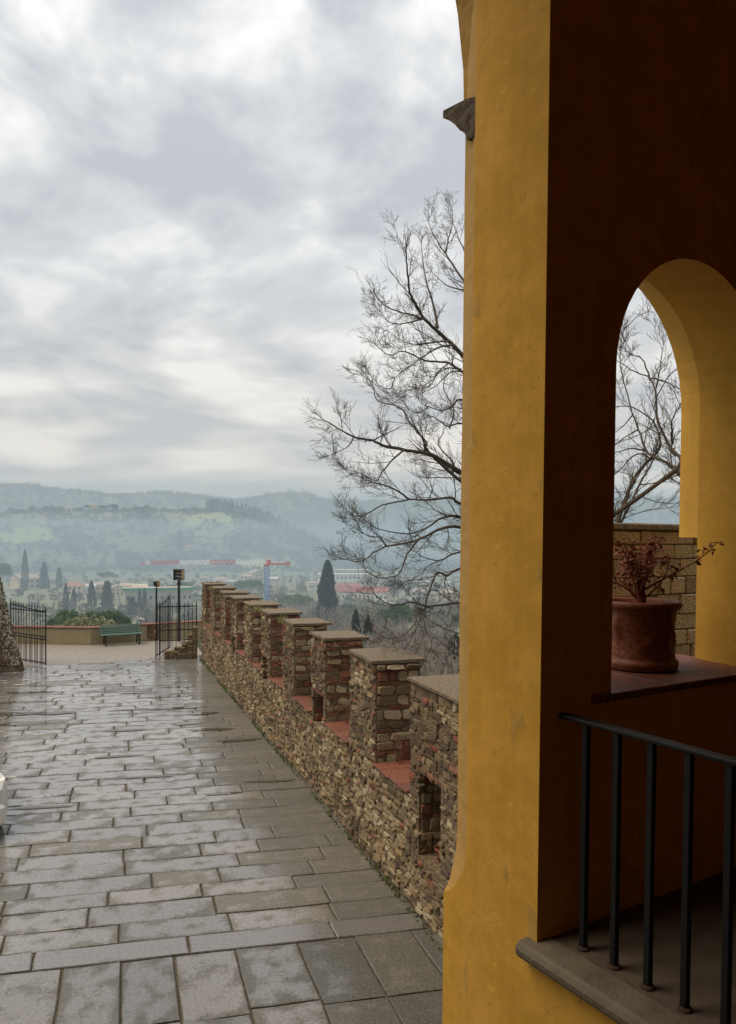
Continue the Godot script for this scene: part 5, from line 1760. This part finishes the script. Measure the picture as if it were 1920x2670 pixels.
func build_town() -> void:
	rng.seed = 90
	var cream := Color(0.62, 0.52, 0.36)
	var ochre := Color(0.58, 0.42, 0.22)
	var white := Color(0.68, 0.66, 0.60)
	var tile := Color(0.34, 0.17, 0.11)
	var pale := Color(0.42, 0.33, 0.26)
	var flat := Color(0.55, 0.54, 0.50)
	house("valley_house", "pale yellow house behind the tall slim cypress at the left", 8.1, 554.0, 13.5, 9.0, 7.4, 2.6, cream, pale, 0.35, 4, 2, "gable")
	house("valley_house", "low cream annex left of the pale yellow house", 7.55, 560.0, 7.0, 8.0, 6.6, 3.4, cream, pale, 0.5, 2, 2, "gable_front")
	house("valley_house", "cream house with red hipped roof above the small cypresses", 11.12, 457.0, 10.0, 9.0, 5.3, 2.3, cream, tile, -0.2, 4, 2)
	house("valley_house", "low whitish house right of the red hipped roof", 12.05, 463.0, 7.4, 7.0, 4.3, 1.2, white, flat, 0.1, 3, 1, "gable")
	house("valley_house", "ochre house behind the broad dark cypress", 12.6, 470.0, 7.0, 7.0, 4.9, 1.4, ochre, pale, 0.3, 3, 1, "gable")
	house("valley_house", "cream house right of the bushy fir", 14.02, 448.0, 6.8, 6.0, 5.0, 1.5, cream, pale, 0.1, 3, 2, "gable_front")
	house("valley_house", "ochre house with pale roof in the row behind the fir", 14.7, 475.0, 7.4, 7.0, 4.2, 1.5, ochre, pale, -0.3, 3, 1, "gable")
	house("valley_house", "yellow gabled house left of the white tower block", 15.5, 468.0, 8.4, 7.0, 4.0, 1.9, ochre, cream, 0.4, 3, 1, "gable")
	house("valley_house", "small white tower block with flat roof", 16.96, 460.0, 4.7, 4.7, 7.6, 0.4, white, pale, 0.2, 2, 2, "flat")
	house("netted_building", "wide building with tan roof and green edge netting behind the gate", 16.85, 330.0, 27.0, 12.0, 8.2, 1.6, Color(0.40, 0.39, 0.35), Color(0.37, 0.34, 0.22), 0.08, 12, 2, "flat")
	house("valley_house", "tiny house left of the wide pale-roofed house", 20.13, 681.0, 6.8, 6.0, 5.0, 1.4, cream, pale, 0.0, 3, 1)
	house("valley_house", "wide house with pale roof above the far merlons", 21.38, 611.0, 10.4, 8.0, 4.8, 2.0, cream, pale, 0.25, 4, 1)
	house("valley_house", "long low white-roofed shed above the far merlons", 22.2, 600.0, 16.0, 8.0, 3.6, 0.5, Color(0.36, 0.34, 0.32), white, -0.1, 6, 1, "flat")
	house("valley_house", "large ochre house left of the crane mast", 23.97, 706.0, 15.0, 9.0, 8.0, 3.0, ochre, pale, 0.5, 4, 2, "gable_front")
	house("valley_house", "cream house in front of the large ochre house", 23.26, 657.0, 10.0, 8.0, 5.6, 2.0, cream, pale, -0.2, 3, 2)
	house("valley_house", "small cream house right of the crane mast", 25.16, 627.0, 7.4, 6.0, 4.2, 1.3, cream, white, 0.2, 3, 1, "gable")
	house("valley_house", "white house with grey roof left of the large cypress", 28.3, 483.0, 9.0, 8.0, 4.6, 1.2, white, Color(0.33, 0.26, 0.25), 0.1, 4, 1)
	house("school_block", "long white flat-roofed block behind the large cypress", 31.1, 565.0, 50.0, 10.0, 9.0, 0.6, white, white, 0.06, 16, 2, "flat")
	house("school_wing", "higher white wing at the back of the flat-roofed block", 30.6, 590.0, 34.0, 10.0, 11.5, 0.6, white, flat, 0.06, 12, 3, "flat")
	house("red_roof_hall", "long hall with bright red roof right of the large cypress", 31.95, 381.5, 25.0, 9.0, 5.0, 2.6, white, Color(0.27, 0.085, 0.075), -0.12, 12, 1, "gable")
	house("red_roof_hall", "shorter orange-roofed hall behind the red-roofed hall", 30.75, 440.0, 14.0, 8.0, 5.6, 1.7, cream, Color(0.30, 0.12, 0.085), -0.12, 6, 1, "gable")
	house("valley_house", "grey-roofed house right of the grey-green tree", 36.3, 394.0, 10.0, 8.0, 5.2, 1.8, white, Color(0.30, 0.27, 0.26), 0.1, 4, 2)
	house("valley_house", "long white flat building seen through the bare branches", 37.1, 538.0, 26.0, 9.0, 5.0, 0.5, white, white, 0.0, 9, 1, "flat")
	house("valley_house", "pale house nearest the ochre pier in the valley", 38.3, 391.0, 10.0, 8.0, 4.6, 1.2, cream, pale, 0.0, 4, 1)
	house("hill_villa", "low pale villa left of the ochre hilltop villa", 10.95, 1450.0, 17.0, 10.0, 5.0, 2.2, white, tile, 0.2, 5, 1)
	house("hill_villa", "tall ochre villa among pines on the hilltop", 12.45, 1450.0, 14.0, 12.0, 11.0, 3.0, ochre, tile, -0.1, 4, 3)
	house("hill_villa", "red-roofed villa half hidden on the hillside crest", 15.0, 1440.0, 16.0, 9.0, 3.5, 2.5, Color(0.5, 0.25, 0.18), tile, 0.0, 4, 1)
	house("hill_villa", "small ochre house on the hilltop beside the cypress row", 20.0, 1450.0, 13.0, 9.0, 6.5, 1.8, ochre, tile, 0.0, 4, 1)
	house("hill_villa", "pale farmhouse with red roof in the middle of the hillside", 19.15, 1120.0, 20.0, 11.0, 7.5, 3.0, Color(0.66, 0.54, 0.44), tile, 0.1, 5, 2)
	# green netting round the roof of the wide building
	var nb := thing("safety_netting", "green safety netting on posts round the tan roof", "netting", at(16.85, 330.0, 8.6), -deg_to_rad(16.85) + 0.08)
	var net := mat(Color(0.05, 0.26, 0.19), 0.8)
	for q in [[Vector3(-14.2, 0, 6.9), Vector3(14.2, 1.1, 6.98)], [Vector3(-14.28, 0, -6.9), Vector3(-14.2, 1.1, 6.9)], [Vector3(14.2, 0, -6.9), Vector3(14.28, 1.1, 6.9)]]:
		var ns := Shape.new()
		ns.box(q[0], q[1])
		put("net_panel", ns, net, nb)
	# ---- tower crane
	var cr := thing("tower_crane", "tower crane with blue mast and red and white jib", "crane", at(24.73, 339.6, -0.5))
	var red := mat(Color(0.55, 0.035, 0.045), 0.5)
	var wht := mat(Color(0.85, 0.85, 0.85), 0.5)
	var blu := mat(Color(0.06, 0.18, 0.50), 0.5)
	# y of the jib is set from the eye: about 12 m under it
	var top := 4.5 - 12.6 - cr.position.y
	var s := Shape.new()
	var y := 0.0
	while y < top - 1.2:
		var y2 := minf(y + 1.7, top - 1.0)
		for k in 4:
			var a := Vector3(0.8 if k == 0 or k == 3 else -0.8, y, 0.8 if k < 2 else -0.8)
			var bb := Vector3(0.8 if (k + 1) % 4 == 0 or (k + 1) % 4 == 3 else -0.8, y2, 0.8 if (k + 1) % 4 < 2 else -0.8)
			bar(s, a, Vector3(a.x, y2, a.z), 0.19)
			bar(s, a, bb, 0.11)
			bar(s, Vector3(a.x, y2, a.z), bb, 0.10)
		y = y2
	put("mast", s, blu, cr)
	var jd := (Vector3(sin(deg_to_rad(15.84)), 0, -cos(deg_to_rad(15.84))) * 338.0 - Vector3(sin(deg_to_rad(24.73)), 0, -cos(deg_to_rad(24.73))) * 339.6)
	jd.y = 0
	var jl := jd.length()
	jd = jd.normalized()
	var jn := jd.cross(Vector3.UP)
	var fr := [0.0, 0.245, 0.46, 0.70, 0.93, 0.975, 1.0]
	var which := [wht, red, wht, red, wht, red]
	var truss := func(sh: Shape, x0: float, x1: float, h0: float, h1: float) -> void:
		var n := maxi(1, int(round((x1 - x0) / 1.9)))
		for i in n:
			var xa := lerpf(x0, x1, float(i) / n)
			var xb := lerpf(x0, x1, float(i + 1) / n)
			var ha := lerpf(h0, h1, float(i) / n)
			var hb := lerpf(h0, h1, float(i + 1) / n)
			var o := Vector3(0, top, 0)
			var ta: Vector3 = o + jd * xa + Vector3(0, ha, 0)
			var tb: Vector3 = o + jd * xb + Vector3(0, hb, 0)
			var tm: Vector3 = o + jd * (xa + xb) / 2.0 + Vector3(0, (ha + hb) / 2.0, 0)
			bar(sh, ta, tb, 0.22)
			for sd in [-0.6, 0.6]:
				var la: Vector3 = o + jd * xa + jn * sd
				var lb: Vector3 = o + jd * xb + jn * sd
				bar(sh, la, lb, 0.22); bar(sh, la, tm, 0.17); bar(sh, lb, tm, 0.17)
	for i in 6:
		s = Shape.new()
		var h0 := lerpf(1.95, 1.05, fr[i])
		var h1 := lerpf(1.95, 1.05, fr[i + 1])
		if i == 5:
			h0 = 0.8; h1 = 0.4
		truss.call(s, 0.9 + jl * fr[i], 0.9 + jl * fr[i + 1], h0, h1)
		put("jib_section", s, which[i], cr)
	s = Shape.new()
	s.box(Vector3(-1.0, top - 1.0, -1.0), Vector3(1.0, top + 0.1, 1.0), 0.1)
	s.box(Vector3(-0.8, top + 0.1, -0.8), Vector3(0.8, top + 1.9, 0.8), 0.1, Transform3D(Basis.IDENTITY, -jd * 0.7))
	put("slewing_head", s, red, cr)
	s = Shape.new()
	var cb := Basis(-jd, Vector3.UP, (-jd).cross(Vector3.UP))
	s.box(Vector3(0.8, top - 0.3, -0.7), Vector3(10.5, top + 0.45, 0.7), 0.05, Transform3D(cb, Vector3.ZERO))
	put("counter_jib", s, red, cr)
	s = Shape.new()
	s.box(Vector3(8.2, top - 1.9, -0.6), Vector3(10.0, top - 0.31, 0.6), 0.08, Transform3D(cb, Vector3.ZERO))
	s.box(Vector3(8.2, top + 0.46, -0.6), Vector3(10.2, top + 1.5, 0.6), 0.08, Transform3D(cb, Vector3.ZERO))
	put("counterweight", s, mat(Color(0.42, 0.39, 0.34), 0.9), cr)
	s = Shape.new()
	s.box(Vector3(-3.6, top - 1.9, -0.25), Vector3(-2.9, top - 1.3, 0.25), 0.05, Transform3D(cb, Vector3.ZERO))
	s.box(Vector3(-3.3, top - 1.3, -0.03), Vector3(-3.2, top, 0.03), 0.0, Transform3D(cb, Vector3.ZERO))
	put("hook_block", s, red, cr)

const LIMBS_BIG := [
	[[-1.18, 13.84, -0.69, -1.75, 14.56, -0.85, -2.17, 14.88, -0.91, -2.5, 15.06, -0.9, -2.73, 15.24, -0.83, -2.93, 15.37, -0.73, -3.06, 15.55, -0.6, -3.19, 15.76, -0.46, -3.3, 15.86, -0.32], 0.085, 0.012],
	[[-2.23, 14.97, -0.92, -2.17, 15.43, -1.13, -2.13, 15.81, -1.35, -2.07, 16.27, -1.56, -1.97, 16.66, -1.75], 0.04, 0.008],
	[[-2.58, 15.02, -0.78, -3.15, 14.94, -0.47, -3.73, 14.87, -0.16, -4.17, 14.84, 0.23], 0.032, 0.007],
	[[-2.64, 15.02, -0.82, -3.13, 14.83, -0.61, -3.55, 14.72, -0.36, -3.9, 14.73, -0.07], 0.025, 0.006],
	[[-1.04, 15.31, -0.88, -1.31, 16.04, -1.38, -1.32, 16.45, -1.71, -1.29, 16.78, -2.01, -1.29, 17.19, -2.32, -1.2, 17.52, -2.59], 0.06, 0.008],
	[[-1.25, 16.73, -2, -1.15, 17.02, -2.03, -1.04, 17.37, -2.05, -1.01, 17.65, -2.12], 0.03, 0.006],
	[[-1.47, 15.79, -1.17, -1.59, 15.94, -1.49, -1.68, 16.22, -1.79], 0.03, 0.006],
	[[-1.45, 16.47, -1.18, -1.41, 16.74, -1.39, -1.36, 17.09, -1.61], 0.03, 0.006],
	[[-2.02, 14.69, -0.77, -2.47, 14.54, -0.58, -2.89, 14.32, -0.36, -3.32, 14.07, -0.16, -3.74, 13.8, 0.06], 0.035, 0.008],
	[[-2.07, 14.75, -0.8, -2.5, 14.64, -0.68, -2.95, 14.52, -0.57, -3.34, 14.52, -0.42], 0.03, 0.007],
	[[-1.1, 13.84, -0.64, -1.81, 14.26, -0.76, -2.19, 14.35, -0.67, -2.64, 14.31, -0.61, -2.97, 14.31, -0.48, -3.32, 14.33, -0.37, -3.64, 14.19, -0.23, -3.96, 14.26, -0.09], 0.05, 0.007],
	[[-1.91, 14.29, -0.7, -2.25, 14.25, -0.67, -2.59, 14.06, -0.64, -2.83, 14.24, -0.56], 0.025, 0.006],
	[[-1.91, 14.26, -0.69, -1.86, 14.29, -1.06, -1.86, 14.13, -1.45, -1.81, 14.11, -1.81], 0.025, 0.006],
	[[-0.99, 12.18, -0.52, -1.87, 12.59, -0.72, -2.31, 12.74, -0.64, -2.68, 12.82, -0.5, -3.17, 12.84, -0.45, -3.64, 12.87, -0.38, -3.94, 12.9, -0.2, -4.34, 12.91, -0.08, -4.67, 12.98, 0.08, -5, 13.05, 0.23], 0.095, 0.01],
	[[-2.56, 12.8, -0.59, -2.59, 13.02, -0.71, -2.62, 13.16, -0.84, -2.7, 13.35, -1, -2.8, 13.63, -1.17, -3.06, 13.76, -1.44, -3.08, 13.99, -1.56, -3.14, 14.23, -1.7], 0.05, 0.007],
	[[-3.35, 12.81, -0.26, -3.55, 12.67, -0.22, -3.78, 12.46, -0.19, -3.95, 12.31, -0.12, -4.18, 12.4, -0.11, -4.42, 12.45, -0.1], 0.03, 0.006],
	[[-4.01, 12.88, -0.09, -3.82, 12.99, -0.13, -3.57, 13.1, -0.13, -3.39, 13.19, -0.18], 0.022, 0.006],
	[[-4.35, 12.91, -0.06, -4.6, 12.72, 0.14, -4.93, 12.59, 0.29], 0.02, 0.005],
	[[-2.02, 12.71, -0.72, -1.98, 12.86, -0.93, -1.99, 13.09, -1.18, -1.8, 13.3, -1.3, -1.58, 13.57, -1.41], 0.03, 0.006],
	[[-0.99, 11.94, -0.51, -1.89, 12.06, -0.68, -2.24, 12.14, -0.5, -2.74, 12.08, -0.41, -3.2, 12.07, -0.3, -3.75, 11.96, -0.23, -4.21, 11.78, -0.11, -4.56, 11.87, 0.07], 0.06, 0.007],
	[[-3.1, 12.08, -0.44, -3.45, 12.22, -0.36, -3.8, 12.29, -0.29, -4.12, 12.34, -0.2, -4.44, 12.42, -0.11], 0.03, 0.006],
	[[-2.6, 12.09, -0.59, -2.39, 12.34, -0.82, -2.32, 12.58, -1.14], 0.02, 0.005],
	[[-0.85, 11.66, -0.66, -1.68, 11.85, -0.95, -2.05, 11.83, -0.95, -2.43, 11.64, -0.94, -2.79, 11.55, -0.93, -3.31, 11.63, -1.03, -3.65, 11.81, -1.01], 0.06, 0.007],
	[[-0.99, 11.54, -0.5, -1.86, 11.67, -0.73, -2.3, 11.63, -0.69, -2.76, 11.46, -0.65, -3.16, 11.39, -0.57, -3.52, 11.35, -0.47, -3.83, 11.25, -0.34, -4.14, 11.13, -0.21, -4.47, 11.17, -0.09], 0.065, 0.007],
	[[-2.87, 11.46, -0.51, -3.11, 11.26, -0.45, -3.26, 11.1, -0.35, -3.44, 10.93, -0.26, -3.71, 10.88, -0.23, -3.99, 10.96, -0.22, -4.14, 11.1, -0.12], 0.03, 0.006],
	[[-3.64, 11.36, -0.28, -3.85, 11.48, -0.12, -4.13, 11.51, -0.01, -4.43, 11.61, 0.1, -4.65, 11.67, 0.26], 0.02, 0.005],
	[[-0.71, 11.35, -0.8, -1.53, 11.24, -1.14, -1.91, 11.1, -1.19, -2.2, 11.14, -1.2, -2.48, 11.26, -1.2], 0.05, 0.007],
	[[-2.09, 11.11, -0.95, -2.47, 10.98, -0.87, -2.7, 10.8, -0.69, -3.03, 10.75, -0.59], 0.02, 0.005],
	[[-0.99, 11.25, -0.5, -1.81, 10.97, -0.79, -2.12, 10.86, -0.75, -2.36, 10.91, -0.69, -2.58, 10.64, -0.6, -2.76, 10.39, -0.48, -2.9, 10.3, -0.34, -3.09, 10.1, -0.24, -3.35, 9.8, -0.17], 0.05, 0.008],
	[[-2.13, 10.86, -0.73, -2.28, 10.75, -0.59, -2.35, 10.58, -0.39, -2.45, 10.33, -0.21], 0.025, 0.006],
	[[-1, 10.48, -0.48, -1.91, 10.4, -0.68, -2.36, 10.39, -0.59, -2.74, 10.4, -0.46, -3.13, 10.49, -0.34, -3.54, 10.47, -0.23, -3.91, 10.61, -0.09, -4.13, 10.74, 0.13], 0.055, 0.007],
	[[-3.05, 10.36, -0.11, -3.15, 10.15, 0.06, -3.19, 9.9, 0.28, -3.39, 9.74, 0.39], 0.022, 0.006],
	[[-3.27, 10.47, -0.02, -3.42, 10.23, 0.18, -3.74, 10.07, 0.28, -4.02, 10.07, 0.4, -4.31, 10.18, 0.51], 0.02, 0.005],
	[[-0.86, 9.6, -0.61, -1.83, 9.88, -0.91, -2.26, 10.06, -0.87, -2.55, 10.21, -0.75], 0.03, 0.006],
	[[-0.73, 9.37, -0.75, -1.67, 9.49, -0.95, -2.11, 9.72, -0.84, -2.49, 9.9, -0.7], 0.03, 0.006],
	[[-1.11, 13.56, -0.64, -1.76, 13.82, -0.82, -2.03, 13.67, -0.75, -2.3, 13.57, -0.68, -2.64, 13.6, -0.66, -2.86, 13.65, -0.56], 0.05, 0.006],
	[[-2.07, 13.31, -0.77, -1.92, 13.63, -0.85, -1.9, 13.86, -1.03, -1.88, 14.05, -1.2, -1.77, 14.21, -1.31], 0.025, 0.005],
	[[-1.19, 13.09, -0.68, -1.76, 13.41, -0.81, -2.09, 13.34, -0.78, -2.4, 13.44, -0.74, -2.65, 13.46, -0.66], 0.05, 0.006],
	[[-2.62, 13.58, -0.65, -2.9, 13.45, -0.5, -3.18, 13.46, -0.37, -3.41, 13.54, -0.2], 0.02, 0.005],
	[[-2.08, 14.39, -0.8, -2.35, 14.19, -0.73, -2.57, 13.94, -0.63, -2.86, 13.84, -0.57], 0.022, 0.005],
	[[-3.63, 13.85, -0.11, -3.76, 13.66, -0.03, -3.94, 13.66, 0.01, -4.12, 13.76, 0.05], 0.015, 0.005],
]
const LIMBS_SMALL := [
	[[0.03, 9.29, 0.01, 0.25, 9.7, 0.06, 0.43, 10.09, 0.08, 0.6, 10.34, 0.1, 0.79, 10.51, 0.14, 0.92, 10.64, 0.14, 0.95, 10.86, 0.07, 0.92, 11.01, -0.03, 0.78, 11.16, -0.2, 0.63, 11.16, -0.38], 0.075, 0.01],
	[[0.08, 9.29, 0.04, 0.3, 9.7, 0.09, 0.51, 10.09, 0.13, 0.72, 10.44, 0.18], 0.05, 0.02],
	[[0.8, 9.48, 0.96, 0.55, 10.23, 0.68, 0.55, 10.35, 0.57, 0.45, 10.46, 0.4, 0.45, 10.55, 0.29, 0.45, 10.8, 0.18, 0.47, 11, 0.08, 0.47, 11.34, -0.04, 0.49, 11.68, -0.14, 0.59, 12.01, -0.19], 0.06, 0.008],
	[[0.53, 10.3, 0.65, 0.59, 10.52, 0.57, 0.64, 10.59, 0.48, 0.6, 10.91, 0.33, 0.68, 11.17, 0.25, 0.75, 11.34, 0.17, 0.78, 11.47, 0.07, 0.74, 11.55, -0.08, 0.68, 11.67, -0.24, 0.66, 11.77, -0.38], 0.06, 0.008],
	[[0.58, 10.61, 0.56, 0.4, 10.79, 0.67, 0.26, 10.9, 0.82, 0.15, 11.01, 0.99], 0.03, 0.006],
	[[0.77, 11.34, 0.18, 0.88, 11.52, 0.13, 0.99, 11.7, 0.07, 1.11, 11.92, 0.02], 0.025, 0.006],
	[[0.87, 11.49, 0, 0.86, 11.41, 0.23, 0.84, 11.27, 0.46], 0.025, 0.006],
	[[0.87, 11.51, 0, 0.9, 11.76, -0.14, 0.88, 11.86, -0.32, 0.9, 12.05, -0.47], 0.025, 0.006],
	[[0.49, 10.55, 0.26, 0.44, 10.58, 0.07, 0.41, 10.55, -0.1, 0.33, 10.48, -0.31], 0.03, 0.006],
	[[0.54, 10.45, 0.3, 0.51, 10.52, 0.12, 0.42, 10.32, -0.09, 0.32, 10.1, -0.3], 0.03, 0.006],
	[[0.49, 10.81, 0.14, 0.56, 10.74, -0.11, 0.57, 10.6, -0.4], 0.025, 0.006],
	[[0.53, 11.01, 0.04, 0.6, 10.9, -0.15, 0.57, 10.77, -0.4], 0.02, 0.006],
	[[0.75, 10.95, 0.18, 0.84, 10.84, 0, 0.83, 10.77, -0.24, 0.78, 10.69, -0.5], 0.02, 0.006],
	[[0.39, 10.2, 0.21, 0.52, 10.28, -0, 0.57, 10.35, -0.27], 0.02, 0.005],
	[[0.37, 10.04, 0.2, 0.38, 9.94, 0.45, 0.45, 9.9, 0.73], 0.02, 0.005],
	[[0.33, 10.02, 0.18, 0.32, 10.06, -0.06, 0.32, 10.1, -0.3], 0.02, 0.005],
	[[0.43, 10.14, 0.24, 0.42, 10.15, 0.47, 0.46, 10.23, 0.72], 0.02, 0.005],
	[[0.26, 9.73, 0.14, 0.33, 9.83, 0.42, 0.45, 9.87, 0.73], 0.02, 0.005],
	[[0.76, 11.19, 0.18, 0.82, 11.48, 0.33, 0.84, 11.52, 0.46], 0.02, 0.005],
	[[0.6, 12.09, -0.18, 0.82, 12.27, -0.17, 1.02, 12.36, -0.17], 0.015, 0.005],
]
